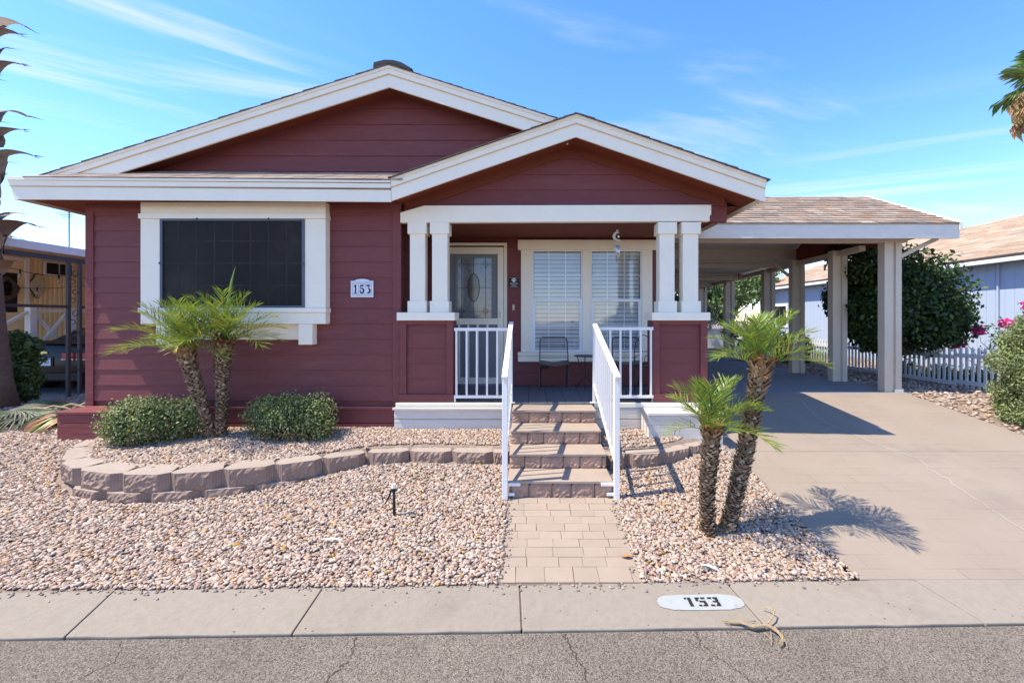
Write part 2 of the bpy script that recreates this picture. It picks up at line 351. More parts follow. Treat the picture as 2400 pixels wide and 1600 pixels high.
# ------------------------------------------------------------------ terrain heights
def drive_z(Y): return np.interp(Y, [2.4, 3.05, 7.2, 40], [-.25, -.155, .45, .45])
def kerb_back(X): return 2.99 + .0223 * X
def kerb_front(X): return 2.594 + .0204 * X
WALL_L = [(-5.42, 5.30), (-5.21, 4.82), (-4.80, 4.36), (-4.40, 4.13), (-3.87, 4.0), (-3.41, 4.01), (-2.97, 4.11), (-2.54, 4.25), (-2.15, 4.44), (-1.77, 4.63), (-1.33, 4.70), (-.86, 4.68), (-.40, 4.66), (-.22, 4.66)]
WALL_R = [(.83, 4.54), (1.057, 4.577), (1.47, 4.64), (1.867, 4.85), (2.12, 5.05), (2.30, 5.30)]
PLANTER = [(-5.40, 5.6)] + [(x + .10, y + .10) for x, y in WALL_L[:4]] + [(x, y + .14) for x, y in WALL_L[4:]] + [(x, y + .14) for x, y in WALL_R] + [(2.30, 5.6)]
DRIVE_X0, DRIVE_X1 = 2.37, 6.40
def H(x, y):
    x = np.asarray(x, float); y = np.asarray(y, float)
    g = np.interp(y, [-300, 2.4, 2.5, 2.9, 3.03, 4.09, 5.17, 6.0, 300], [-.30, -.30, -.175, -.172, -.162, -.005, .225, .29, .29])
    gr = drive_z(y) - .02
    t = np.clip((x - 2.2) / .3, 0, 1); t = np.where(y > 5.5, np.clip((x - 1.5) / 1.5, 0, 1), t)
    z = g * (1 - t) + gr * t
    on_drive = (x > DRIVE_X0 + .02) & (x < DRIVE_X1 - .05) & (y > 3.0)
    z = np.where(on_drive, z - .08, z)
    walk = (x > -.18) & (x < .78) & (y > 2.9) & (y < 4.2); z = np.where(walk, z - .08, z)
    pl = in_poly(x, y, PLANTER) & (y > 3.9)
    z = np.where(pl, .222 + .07 * np.clip((y - 4.3) / 1.0, 0, 1), z)
    z = np.where(y < kerb_back(x) - .03, -.30, z)
    z = np.where((x < -8.25) & (y > 7.2) & (x > -11.1), z - .06, z)
    return z

xs = np.unique(np.concatenate([np.linspace(-12, 12, 241), [-300, -120, -60, -35, -24, -18, -15, 15, 18, 24, 35, 60, 120, 300]]))
ys = np.unique(np.concatenate([np.linspace(2.8, 8, 105), np.linspace(8, 14, 25), [-300, -100, -40, -15, -5, 0, 2, 2.6, 16, 19, 23, 30, 45, 70, 120, 300]]))
gx, gy = np.meshgrid(xs, ys); gz = H(gx, gy); nx, ny = len(xs), len(ys)
rng = np.random.default_rng(5)
gz = gz + (rng.random(gz.shape) - .5) * .012 * (gy > 3.1)
idx = np.arange(nx * ny).reshape(ny, nx)
ground = npmesh('ground', np.stack([gx, gy, gz], -1), np.stack([idx[:-1, :-1], idx[:-1, 1:], idx[1:, 1:], idx[1:, :-1]], -1).reshape(-1, 4), 'soil', smooth=True)
tag(ground, kind='structure', label='brown gravelly soil of the yards')

tag(MB().add([(-200, kerb_front(-200) - .01, -.20), (200, kerb_front(200) - .01, -.20), (200, -60, -.27), (-200, -60, -.27)], [(0, 1, 2, 3)]).build('road', 'asphalt', recalc=False), 'grey brown asphalt road with thin meandering cracks', kind='structure')
bpy.data.objects['road'].data.flip_normals() if bpy.data.objects['road'].data.polygons[0].normal.z < 0 else None

road = bpy.data.objects['road']
def road_z(Y, X): return -.20 - .07 * (kerb_front(X) - .01 - Y) / 62.6
def road_crack(path, seed, w=.005):
    g = random.Random(seed); L_, R_ = [], []; pts = []
    for (a, b) in zip(path[:-1], path[1:]):
        for k in range(14): f = k / 14; pts.append((a[0] + (b[0] - a[0]) * f + g.uniform(-.012, .012), a[1] + (b[1] - a[1]) * f))
    for i, (X, Y) in enumerate(pts):
        ww = w * g.uniform(.25, 1.3); z = road_z(Y, X) + .0012; L_.append((X - ww, Y, z)); R_.append((X + ww, Y, z))
    m = MB(); n = len(pts); m.v = L_ + R_; m.f = [(i, i + 1, n + i + 1, n + i) for i in range(n - 1)]; m.build('crack', 'crack', road, recalc=False)
road_crack([(-1.04, 2.56), (-1.0, 2.4), (-1.06, 2.25), (-1.02, 1.9), (-1.2, 1.2)], 1); road_crack([(.21, 2.58), (.25, 2.44), (.31, 2.3), (.28, 2.1), (.42, 1.5)], 2); road_crack([(1.02, 2.60), (1.0, 2.5), (1.09, 2.36), (1.2, 2.2), (1.18, 1.6)], 3, .004)
road_crack([(-2.4, 2.52), (-2.3, 2.38), (-2.42, 2.2), (-2.4, 1.7)], 4, .003)
# kerb slabs with open joints
kerb = thing('kerb', None, None); kerb['kind'] = 'structure'; kerb['label'] = 'pale concrete kerb slabs between gravel and road'
def kerb_pt(px_b, px_f):
    # joint through the kerb given where it crosses the back and the front edge
    def solve(fn, px):
        X = 0
        for _ in range(30): X = (px - 1240) / 1000 * fn(X)
        return X
    return solve(kerb_back, px_b), solve(kerb_front, px_f)
joints = [(-9, -9), (-6.2, -6.1), kerb_pt(268, 150), kerb_pt(757, 684), kerb_pt(1218, 1223), kerb_pt(1702, 1795), kerb_pt(2142, 2310), (5.3, 5.3), (8, 8)]
for i in range(len(joints) - 1):
    (b0, f0), (b1, f1) = joints[i], joints[i + 1]; g = .0045
    b0 += g; f0 += g; b1 -= g; f1 -= g
    rr = random.Random(i); nseg = 10
    top = [(f0 + (f1 - f0) * k / nseg, kerb_front(f0 + (f1 - f0) * k / nseg) + rr.uniform(-.004, .004), -.188) for k in range(nseg + 1)]
    bk = [(b0 + (b1 - b0) * k / nseg, kerb_back(b0 + (b1 - b0) * k / nseg) + rr.uniform(-.004, .004), -.158) for k in range(nseg + 1)]
    m = MB(); m.v = top + bk + [(x, y, -.32) for x, y, z in top + bk]; n1 = nseg + 1; o2 = 2 * n1
    for k in range(nseg):
        m.f += [(k, k + 1, n1 + k + 1, n1 + k), (k, o2 + k, o2 + k + 1, k + 1), (n1 + k, n1 + k + 1, o2 + n1 + k + 1, o2 + n1 + k)]
    m.f += [(0, n1, o2 + n1, o2), (nseg, o2 + nseg, o2 + n1 + nseg, n1 + nseg)]
    m.build('kerb_slab', 'kerb', kerb, bevel=.006)

MB().add([(-9, kerb_front(-9) + .02, -.196), (8, kerb_front(8) + .02, -.196), (8, kerb_back(8) - .02, -.168), (-9, kerb_back(-9) - .02, -.168)], [(0, 1, 2, 3)]).build('joint_filler', 'joint_fill', kerb, recalc=False)
# painted house number on the kerb
pn = thing('painted_house_number', 'white painted oval with black stencilled number 153 on the kerb', 'kerb number', (1.20, 2.82, -.172))
def kz(Y, X): t = (Y - kerb_front(X)) / (kerb_back(X) - kerb_front(X)); return -.188 + .03 * t
xc0, xc1, yc0, yc1 = .848, 1.42, 2.755, 2.895
pts = []
rr = random.Random(3)
for k in range(40):
    t = 2 * math.pi * k / 40; cx_, cy_ = math.cos(t), math.sin(t)
    ex = abs(cx_) ** .45 * (1 if cx_ > 0 else -1); ey = abs(cy_) ** .8 * (1 if cy_ > 0 else -1)
    X = (xc0 + xc1) / 2 + ex * (xc1 - xc0) / 2 + rr.uniform(-.003, .003); Y = (yc0 + yc1) / 2 + ey * (yc1 - yc0) / 2 + rr.uniform(-.003, .003) + .0204 * (X - 1.2)
    pts.append((X, Y, kz(Y, X) + .004))
MB().add(pts, [tuple(range(40))]).build('paint_patch', 'white_paint', pn, recalc=False)
def stencil(bars, x, w, h, yb):
    m = MB()
    for (u0, v0, u1, v1) in bars:
        q = []
        for (u, v) in ((u0, v0), (u1, v0), (u1, v1), (u0, v1)):
            X = x + u * w; Y = yb + v * h + .0204 * (X - 1.2); q.append((X, Y, kz(Y, X) + .0075))
        m.add(q, [(0, 1, 2, 3)])
    return m
S1 = [(.35, 0, .7, 1), (.05, .82, .28, 1)]
S5 = [(0, .82, .45, 1), (.55, .82, 1, 1), (0, .58, .28, .78), (.32, .45, .95, .62), (.68, .16, 1, .42), (.1, 0, .42, .17), (.52, 0, 1, .14)]
S3 = [(0, .82, .42, 1), (.52, .82, 1, 1), (.68, .6, 1, .80), (.38, .43, .95, .58), (.68, .16, 1, .41), (.0, 0, .42, .17), (.52, 0, 1, .14)]
for bars, x in ((S1, 1.030), (S5, 1.105), (S3, 1.190)): stencil(bars, x, .068, .078, 2.785).build('digit', 'ink', pn, recalc=False)

# walkway of stamped pavers
walk = thing('walkway', None, None); walk['kind'] = 'structure'; walk['label'] = 'tan stamped brick walkway from the kerb to the steps'
def walk_z(Y): return -.6163 + .1508 * Y
WX0, WX1 = -.204, .805
MB().add([(WX0, 3.0, walk_z(3.0) - .009), (WX1, 3.0, walk_z(3.0) - .009), (WX1, 4.10, walk_z(4.10) - .009), (WX0, 4.10, walk_z(4.10) - .009)], [(0, 1, 2, 3)]).build('joint_bed', 'paver_joint', walk, recalc=False)
rows = [3.022, 3.175, 3.278, 3.388, 3.486, 3.585, 3.684, 3.786, 3.88, 3.978, 4.075]
rr = random.Random(8)
for i in range(len(rows) - 1):
    y0, y1 = rows[i] + .0014, rows[i + 1] - .0014
    x = WX0; first = rr.uniform(.08, .2)
    while x < WX1 - .001:
        w = first if x == WX0 else rr.choice([.18, .21, .24]); first = 0
        x1 = min(x + max(w, .08), WX1)
        if WX1 - x1 < .05: x1 = WX1
        j = lambda: rr.uniform(-.002, .002)
        a, b = x + (.0014 if x > WX0 else 0), x1 - (.0014 if x1 < WX1 else 0)
        c = [(a + j(), y0 + j()), (b + j(), y0 + j()), (b + j(), y1 + j()), (a + j(), y1 + j())]
        m = MB(); h = rr.uniform(-.0008, .0012)
        m.add([(u, v, walk_z(v) - .03) for u, v in c] + [(u, v, walk_z(v) - .002 + h) for u, v in c] + [(u + (.003 if k in (0, 3) else -.003), v + (.003 if k < 2 else -.003), walk_z(v) + h) for k, (u, v) in enumerate(c)],
              [(0, 1, 5, 4), (1, 2, 6, 5), (2, 3, 7, 6), (3, 0, 4, 7), (4, 5, 9, 8), (5, 6, 10, 9), (6, 7, 11, 10), (7, 4, 8, 11), (8, 9, 10, 11)])
        m.build('paver', 'paver', walk); x = x1

# driveway and carport slab
dr = MB()
ysd = [3.02, 5.05]
for (a, b) in ((kerb_back(4) - .03, 5.050), (5.058, 7.2)):
    za = float(drive_z(a)); zb = float(drive_z(b))
    dr.add([(DRIVE_X0, a, za), (DRIVE_X1, a, za), (DRIVE_X1 + (0 if b < 6 else -.02), b, zb), (DRIVE_X0, b, zb), (DRIVE_X0, a, za - .12), (DRIVE_X1, a, za - .12), (DRIVE_X1, b, zb - .12), (DRIVE_X0, b, zb - .12)],
           [(0, 1, 2, 3), (0, 4, 5, 1), (1, 5, 6, 2), (2, 6, 7, 3), (3, 7, 4, 0)])
drive = dr.build('driveway', 'driveway', bevel=.006); tag(drive, 'tan stamped concrete driveway sloping up to the carport', kind='structure')
tag(MB().box(2.1, 6.45, 7.205, 17.5, .30, .45).build('carport_floor', 'slab'), 'grey shaded concrete floor under the carport', kind='structure')
crack_px = [(1853, 913), (1884, 945), (1900, 962), (1917, 976), (1940, 992), (1968, 1004), (2009, 1020), (2040, 1035), (2070, 1046), (2101, 1059), (2125, 1066), (2152, 1075.5), (2175, 1093), (2172, 1098), (2190, 1106), (2207, 1117), (2226, 1124), (2231, 1134), (2258, 1150), (2290, 1172), (2305, 1180), (2320, 1193), (2346, 1208), (2372, 1226), (2400, 1241), (2440, 1266)]
m = MB(); prev = None
cpts = []
for (a, b) in crack_px:
    Y = 2.3003 / ((b - 748) / 1000 + .146); cpts.append(((a - 1240) / 1000 * Y, Y))
rr = random.Random(2); L_, R_ = [], []
for i, (X, Y) in enumerate(cpts):
    w = rr.uniform(.003, .0065); L_.append((X - w, Y - w * .6, float(drive_z(Y)) + .004)); R_.append((X + w, Y + w * .6, float(drive_z(Y)) + .004))
n_ = len(cpts); m.v = L_ + R_; m.f = [(i, i + 1, n_ + i + 1, n_ + i) for i in range(n_ - 1)]
m.build('crack_filler', 'crack_fill', drive, recalc=False)

# ------------------------------------------------------------------ gravel
def gravel(name, n, region, seed, smin, smax, label, test=None):
    g = np.random.default_rng(seed); x0, x1, y0, y1 = region
    P = np.stack([g.uniform(x0, x1, n), g.uniform(y0, y1, n)], 1); x, y = P[:, 0], P[:, 1]
    ok = (y > kerb_back(x) + .010)
    ok &= ~((x > WX0 + .0) & (x < WX1 - .0) & (y < 4.2))
    ok &= ~((x > WX0 - .0) & (x < WX1 + .0) & (y < 5.5))
    ok &= ~((x > DRIVE_X0 + .006) & (x < DRIVE_X1 + .0) & (y > 2.9) & (y < 7.3))
    ok &= ~((x > 2.1) & (x < 6.5) & (y > 7.2)) & ~((x > -5.72) & (x < 2.2) & (y > 5.56))
    ok &= ~((x > -11.1) & (x < -8.25) & (y > 7.25))
    for W in (WALL_L, WALL_R):
        for (a, b) in zip(W[:-1], W[1:]):
            A = np.array(a); B = np.array(b); d = B - A; L = np.hypot(*d); t = ((P - A) @ d) / L ** 2
            nrm = np.array([-d[1], d[0]]) / L; s = (P - A) @ nrm
            ok &= ~((t > -.02) & (t < 1.02) & (s > -.035) & (s < .21))
    if test is not None: ok &= test(x, y)
    P = P[ok]; n = len(P); x, y = P[:, 0], P[:, 1]
    base = np.array([(-1, -1, -1), (1, -1, -1), (1, 1, -1), (-1, 1, -1), (-1, -1, 1), (1, -1, 1), (1, 1, 1), (-1, 1, 1)]) * .72
    F = np.array([(0, 3, 2), (0, 2, 1), (4, 5, 6), (4, 6, 7), (0, 1, 5), (0, 5, 4), (1, 2, 6), (1, 6, 5), (2, 3, 7), (2, 7, 6), (3, 0, 4), (3, 4, 7)])
    V = base[None] * (1 + g.uniform(-.42, .42, (n, 8, 3)))
    s = g.uniform(smin, smax, (n, 1, 1)) * (1 + .5 * (g.random((n, 1, 1)) > .92))
    V = V * s * np.stack([g.uniform(.9, 1.6, n), g.uniform(.65, 1.05, n), g.uniform(.28, .58, n)], 1)[:, None, :]
    tl = g.normal(0, .28, n); c, sn = np.cos(tl), np.sin(tl)
    V = np.stack([V[..., 0] * c[:, None] - V[..., 2] * sn[:, None], V[..., 1], V[..., 0] * sn[:, None] + V[..., 2] * c[:, None]], -1)
    az = g.uniform(0, 2 * math.pi, n); c, sn = np.cos(az)[:, None], np.sin(az)[:, None]
    V = np.stack([V[..., 0] * c - V[..., 1] * sn, V[..., 0] * sn + V[..., 1] * c, V[..., 2]], -1)
    V[..., 0] += x[:, None]; V[..., 1] += y[:, None]; V[..., 2] += (H(x, y) + g.uniform(.002, .012, n) + s[:, 0, 0] * .25)[:, None]
    pal = np.array([(.70, .54, .45), (.64, .45, .365), (.74, .60, .51), (.58, .42, .335), (.54, .44, .385), (.48, .29, .21), (.62, .42, .26), (.72, .65, .58), (.62, .34, .07)])
    k = g.choice(len(pal), n, p=[.24, .215, .17, .115, .08, .055, .04, .07, .015]); C = pal[k] * np.array([1.0, .98, .915]) * g.uniform(.56, .76, (n, 1))
    o = npmesh(name, V, (F[None] + (np.arange(n) * 8)[:, None, None]).reshape(-1, 3), 'pebble', col=np.repeat(C, 8, 0))
    return tag(o, label, 'gravel', kind='stuff')
gravel('gravel', 112000, (-8.2, 2.4, 2.95, 5.6), 1, .0092, .0162, 'pinkish tan crushed gravel covering the front yard and planter')
gravel('side_gravel', 9000, (-8.3, -5.6, 5.5, 9.0), 2, .016, .028, 'pinkish gravel beside the left end of the house')
gravel('strip_gravel', 9000, (6.38, 10.8, 3.1, 13.0), 3, .018, .032, 'tan gravel strip between driveway, picket fence and blue house')

def spill(n, seed):
    g = np.random.default_rng(seed); X = g.uniform(-6, 2.3, n); d = np.abs(g.normal(0, .035, n)); Y = kerb_back(X) - d; Z = -.158 - .03 * d / .4 + .004
    side = g.random(n) < .3; X2 = np.where(g.random(n) < .5, WX0 + np.abs(g.normal(0, .03, n)), WX1 - np.abs(g.normal(0, .03, n))); Y2 = g.uniform(3.1, 4.05, n)
    X = np.where(side, X2, X); Y = np.where(side, Y2, Y); Z = np.where(side, walk_z(Y) + .004, Z)
    base = np.array([(-1, -1, -1), (1, -1, -1), (1, 1, -1), (-1, 1, -1), (-1, -1, 1), (1, -1, 1), (1, 1, 1), (-1, 1, 1)]) * .72
    F = np.array([(0, 3, 2), (0, 2, 1), (4, 5, 6), (4, 6, 7), (0, 1, 5), (0, 5, 4), (1, 2, 6), (1, 6, 5), (2, 3, 7), (2, 7, 6), (3, 0, 4), (3, 4, 7)])
    V = base[None] * (1 + g.uniform(-.42, .42, (n, 8, 3))) * g.uniform(.003, .012, (n, 1, 1)) * np.array([1.2, .9, .6])
    V = V + np.stack([X, Y, Z], 1)[:, None, :]; C = np.array([(.36, .29, .24)]) * g.uniform(.4, 1.2, (n, 1))
    return tag(npmesh('spilled_gravel', V, (F[None] + (np.arange(n) * 8)[:, None, None]).reshape(-1, 3), 'pebble', col=np.repeat(C, 8, 0)), 'loose gravel stones spilled along the kerb and walkway edges', 'gravel', kind='stuff')
spill(420, 9)
# ------------------------------------------------------------------ the house
YE, YW, YM, YG, YP, YB = 5.19, 5.55, 5.44, 5.77, 5.60, 6.855
AX, AZ, MS = -1.784, 4.92, .318          # main gable apex and slope
PXA, PZA, PS = .571, 4.181, .345          # porch gable
def zm(X): return AZ - MS * abs(X - AX)
def zp(X): return PZA - PS * abs(X - PXA)
house = thing('house', 'maroon lap sided manufactured home with white trim and twin front gables', 'house', (-1.8, 5.6, .25))
XL, XR = -5.745, 2.17
# body
wall = MB().box(XL + .02, -1.70, YW + .004, 18, .22, 3.25).box(-1.72, XR - .02, YB + .14, 18, .22, 3.25).box(-1.72, .0, YB + .006, YB + .139, .22, 3.25).box(1.96, XR - .02, YB + .006, YB + .139, .22, 3.25).box(.0001, 1.9599, YB + .006, YB + .139, .22, 1.19).box(.0001, 1.9599, YB + .006, YB + .139, 2.80, 3.25).build('wall', 'siding', house)
DECK = .634
# siding, left wall: one mesh, one board per course
def course_mesh(x0, x1, e, name='siding_board'):
    prof = [(-.021, 0), (-.008, e + .012), (0, e + .012), (0, 0)]
    me = MB().prism(prof, 'X', x0, x1).mesh(name); me.materials.append(MATS['siding']); return me
me = course_mesh(0, -1.761 - -5.643, .2)
for k in range(12): inst('siding_board', me, wall, (-5.643, YW, .6455 + .2 * k))
top = course_mesh(0, -1.761 - -5.643, .12); inst('siding_board', top, wall, (-5.643, YW, .6455 + 2.4))
box('frieze_board', 'siding', house, -5.645, -1.76, YW - .028, YW, 3.085, 3.2)
box('corner_board', 'roughwood', house, XL, -5.64, YW - .03, YW + .1, .575, 3.2)
box('corner_board', 'siding', house, -1.765, -1.660, YW - .03, YW + .02, .575, 3.2)
# porch side wall and back wall siding
me = MB().prism([(0, 0)] * 0 + [(-.0, 0), (.0, .2), (-.016, .2), (-.018, 0)], 'Y', 0, 1.3).mesh('siding_board')
m2 = MB()
prof = [(.0, 0), (.0, .212), (.008, .212), (.021, 0)]
me = MB().prism(prof, 'Y', 0, YB - YW - .02).mesh('siding_board'); me.materials.append(MATS['siding'])
for k in range(12): inst('siding_board', me, wall, (-1.70, YW + .02, .6455 + .2 * k))
cuts = [(-1.425, -.36, .0, 2.90), (-.125, 1.965, 1.04, 2.94)]      # door and window openings: x0, x1, z0, z1
seg_mesh = {}
for k in range(12):
    za, zb = .6455 + .2 * k, .8455 + .2 * k; segs = [(-1.68, XR)]
    for (c0, c1, d0, d1) in cuts:
        if zb > d0 + .02 and za < d1 - .02:
            segs = [q for a, b in segs for q in ((a, min(b, c0)), (max(a, c1), b)) if q[1] - q[0] > .01]
    for a, b in segs:
        key = round(b - a, 3)
        if key not in seg_mesh: seg_mesh[key] = course_mesh(0, b - a, .2)
        inst('siding_board', seg_mesh[key], wall, (a, YB, za))
box('corner_board', 'siding', house, XR - .1, XR + .012, YB - .03, YB + .06, .575, 3.0)
me = MB().prism([(-.0, 0), (-.0, .212), (.008, .212), (.021, 0)], 'Y', 0, 9.0).mesh('siding_board'); me.materials.append(MATS['siding'])
for k in range(12): inst('siding_board', me, wall, (XR - .02, YB + .06, .6455 + .2 * k))
# main gable wall siding
def gable_boards(yf, z0, e, n, zfun, xl, xr, drop, apex):
    for k in range(n):
        a, b = z0 + e * k, z0 + e * (k + 1) + .01
        def xr_at(z):                       # where the slope (less drop) meets height z
            return xl(z), xr(z)
        (l0, r0), (l1, r1) = xr_at(a), xr_at(b)
        if r1 < l1: l1 = r1 = apex
        m = MB().add([(l0, yf - .021, a), (r0, yf - .021, a), (r1, yf - .008, b), (l1, yf - .008, b), (l0, yf + .01, a), (r0, yf + .01, a), (r1, yf + .01, b), (l1, yf + .01, b)],
                     [(0, 1, 2, 3), (4, 7, 6, 5), (0, 4, 5, 1), (3, 2, 6, 7), (0, 3, 7, 4), (1, 5, 6, 2)])
        m.build('siding_board', 'siding', wall)
sl = lambda z: AX - max(0, (AZ - .16 - z)) / MS; sr = lambda z: AX + max(0, (AZ - .16 - z)) / MS
gable_boards(YG, 3.475, .2125, 6, None, lambda z: max(sl(z), -5.6), lambda z: min(sr(z), 2.0), 0, AX)
MB().prism([(-5.6, 3.2), (2.1, 3.2), (2.1, 3.6), (AX, 4.74), (-5.6, 3.6)], 'Y', YG + .012, YG + .1).build('gable_backing', 'siding', house)
pl_ = lambda z: PXA - max(0, (PZA - .17 - z)) / PS; pr_ = lambda z: PXA + max(0, (PZA - .17 - z)) / PS
gable_boards(YP, 3.19, .2, 4, None, lambda z: max(pl_(z), -1.66), lambda z: min(pr_(z), 2.6), 0, PXA)
MB().prism([(-1.66, 2.98), (2.6, 2.98), (2.6, 3.3), (PXA, 4.0), (-1.66, 3.24)], 'Y', YP + .012, YP + .08).build('gable_backing', 'siding', house)
# frieze boards along the porch rake
for s in (-1, 1):
    xe = -1.62 if s < 0 else 2.55
    MB().prism([(PXA, PZA - .20), (xe, zp(xe) - .20), (xe, zp(xe) - .33), (PXA, PZA - .33)], 'Y', YP - .035, YP - .001).build('frieze_board', 'soffit', house)

# fascia boards: cap strip, upper board, edge strip painted with warm bounce light, lower board
def rake(parent, pts, y, layers=((0, .034, .0315, 'trim'), (.034, .098, .018, 'trim'), (.098, .107, .0185, 'trim_bounce'), (.107, .265, .004, 'trim'))):
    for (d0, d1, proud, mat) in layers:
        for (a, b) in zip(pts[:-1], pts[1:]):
            nm = {'trim': 'fascia_board', 'trim_bounce': 'fascia_bounce_edge'}[mat]
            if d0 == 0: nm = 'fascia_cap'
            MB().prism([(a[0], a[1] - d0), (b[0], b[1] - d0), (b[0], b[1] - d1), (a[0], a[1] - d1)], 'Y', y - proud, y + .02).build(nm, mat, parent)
roof = None
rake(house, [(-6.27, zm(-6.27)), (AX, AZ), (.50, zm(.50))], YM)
# front eave fascia with its slanted left end
for (d0, d1, proud, mat, nm) in ((0, .034, .0315, 'trim', 'fascia_cap'), (.034, .098, .018, 'trim', 'fascia_board'), (.098, .107, .0185, 'trim_bounce', 'fascia_bounce_edge'), (.107, .262, .004, 'trim', 'fascia_board')):
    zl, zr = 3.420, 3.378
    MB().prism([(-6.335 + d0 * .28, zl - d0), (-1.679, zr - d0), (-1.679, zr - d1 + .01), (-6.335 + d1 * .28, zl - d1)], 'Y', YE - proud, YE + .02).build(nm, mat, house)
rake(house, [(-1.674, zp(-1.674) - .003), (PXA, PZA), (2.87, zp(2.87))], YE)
# sunlit side fascia boards of both long eaves
MB().box(-6.30, -6.275, YE + .025, 18, 3.165, 3.44).build('fascia_board', 'trim', house)
MB().box(2.845, 2.868, YE + .025, 18, 3.14, 3.385).build('fascia_board', 'trim', house)
# soffits
box('soffit', 'soffit', house, -6.27, -1.70, YE + .022, YW - .002, 3.20, 3.215, 0)
box('soffit', 'soffit', house, -6.27, XL + .05, YW, 18, 3.20, 3.215, 0)
box('soffit', 'soffit', house, XR, 2.84, YP + .1, 18, 3.19, 3.205, 0)
for (s, xe) in ((-1, -1.68), (1, 2.84)):
    MB().add([(PXA, YE + .02, PZA - .21), (xe, YE + .02, zp(xe) - .21), (xe, YP + .1, zp(xe) - .21), (PXA, YP + .1, PZA - .21),
              (PXA, YE + .02, PZA - .19), (xe, YE + .02, zp(xe) - .19), (xe, YP + .1, zp(xe) - .19), (PXA, YP + .1, PZA - .19)],
             [(0, 1, 2, 3), (4, 7, 6, 5), (0, 4, 5, 1), (1, 5, 6, 2), (2, 6, 7, 3), (3, 7, 4, 0)]).build('soffit', 'soffit', house)
for (s, xe) in ((-1, -6.2), (1, .5)):
    MB().add([(AX, YM + .02, AZ - .19), (xe, YM + .02, zm(xe) - .19), (xe, YG + .02, zm(xe) - .19), (AX, YG + .02, AZ - .19),
              (AX, YM + .02, AZ - .17), (xe, YM + .02, zm(xe) - .17), (xe, YG + .02, zm(xe) - .17), (AX, YG + .02, AZ - .17)],
             [(0, 1, 2, 3), (4, 7, 6, 5), (0, 4, 5, 1), (1, 5, 6, 2), (2, 6, 7, 3), (3, 7, 4, 0)]).build('soffit', 'soffit', house)
box('porch_ceiling', 'soffit', house, -1.68, 2.2, YP + .06, YB, 3.0, 3.03, 0)

# roof with shingle courses; each course is a thin overlapping strip
def shingle_cols(n, g, dark=0):
    pal = np.array([(.39, .285, .20), (.345, .24, .165), (.43, .325, .235), (.315, .225, .155), (.36, .225, .14), (.285, .225, .17)])
    return pal[g.choice(6, n, p=[.28, .2, .2, .12, .12, .08])] * g.uniform(.85, 1.12, (n, 1))
def slope_shingles(name, parent, A, B, up, courses, expo, tabw, seed, thick=.008, clip=None):
    """A->B is the eave line, up the unit vector up the slope."""
    A = np.array(A, float); B = np.array(B, float); up = np.array(up, float); e = (B - A); L = np.linalg.norm(e); e /= L
    nrm = np.cross(e, up); nrm = nrm if nrm[2] > 0 else -nrm
    g = np.random.default_rng(seed); V, F, C = [], [], []; k = 0
    for c in range(courses):
        t = -g.uniform(0, tabw)
        while t < L:
            w = tabw * g.uniform(.6, 1.4); a, b = max(t, 0), min(t + w, L); t += w
            if b - a < .01: continue
            if clip: a, b = clip(c * expo, a, b, L)
            if b - a < .01: continue
            s0, s1 = c * expo - g.uniform(0, .006), (c + 1) * expo + .02; q = .0015
            th = thick * g.uniform(.7, 1.5)
            P = [A + e * (a + q) + up * s0, A + e * (b - q) + up * s0, A + e * (b - q) + up * s1, A + e * (a + q) + up * s1]
            lo, hi = th + .003, .003
            V += [P[0] + nrm * lo, P[1] + nrm * lo, P[2] + nrm * hi, P[3] + nrm * hi, P[0] - nrm * .002, P[1] - nrm * .002]
            F += [(k, k + 1, k + 2, k + 3), (k + 4, k + 5, k + 1, k)]
            C += [shingle_cols(1, g)[0]] * 6; k += 6
    o = npmesh(name, np.array(V), np.array(F), 'shingle', parent, np.array(C)); o['kind'] = 'stuff'; return o
def slab(parent, name, mat, corners, th):
    c = [Vector(q) for q in corners]; n = (c[1] - c[0]).cross(c[3] - c[0]).normalized(); n = n if n.z > 0 else -n
    d = n * th
    return MB().add([p - d for p in c] + [p for p in c], [(0, 3, 2, 1), (4, 5, 6, 7), (0, 1, 5, 4), (1, 2, 6, 5), (2, 3, 7, 6), (3, 0, 4, 7)]).build(name, mat, parent)
roof = MB().prism([(-6.32, zm(-6.32) - .002), (AX, AZ - .002), (2.9, zm(2.9) - .002), (2.9, zm(2.9) - .06), (AX, AZ - .10), (-6.32, zm(-6.32) - .06)], 'Y', YM + .03, 18).build('roof', 'shingle_dark', house)
roof2 = MB().prism([(-1.70, zp(-1.70) - .002), (PXA, PZA - .002), (2.9, zp(2.9) - .002), (2.9, zp(2.9) - .05), (PXA, PZA - .08), (-1.70, zp(-1.70) - .05)], 'Y', YE + .03, YG + .0).build('roof', 'shingle_dark', house)
def rake_shingles(parent, fx, slope, y0, y1, x_apex, x_end, z_apex, seed):
    g = random.Random(seed); s = 1 if x_end > x_apex else -1; nrm = math.sqrt(1 + slope * slope); e = .14 / nrm; x = abs(x_end - x_apex); k = 0
    m = MB()
    while x > .02:
        x0 = x; x1 = max(0, x - e * 1.12); yy = y0 - g.uniform(.004, .016); th = g.uniform(.007, .013)
        X0, X1 = x_apex + s * x0, x_apex + s * x1; Z0, Z1 = z_apex - slope * x0, z_apex - slope * x1
        m.add([(X0, yy, Z0 + th + .003), (X1, yy, Z1 + .005), (X1, y1, Z1 + .005), (X0, y1, Z0 + th + .003), (X0, yy, Z0 + .0005), (X1, yy, Z1 + .0005), (X1, y1, Z1 + .0005), (X0, y1, Z0 + .0005)],
              [(0, 1, 2, 3), (4, 7, 6, 5), (0, 4, 5, 1), (1, 5, 6, 2), (2, 6, 7, 3), (3, 7, 4, 0)]); x -= e
    o = m.build('shingle_courses', 'shingle_dark', parent); o['kind'] = 'stuff'
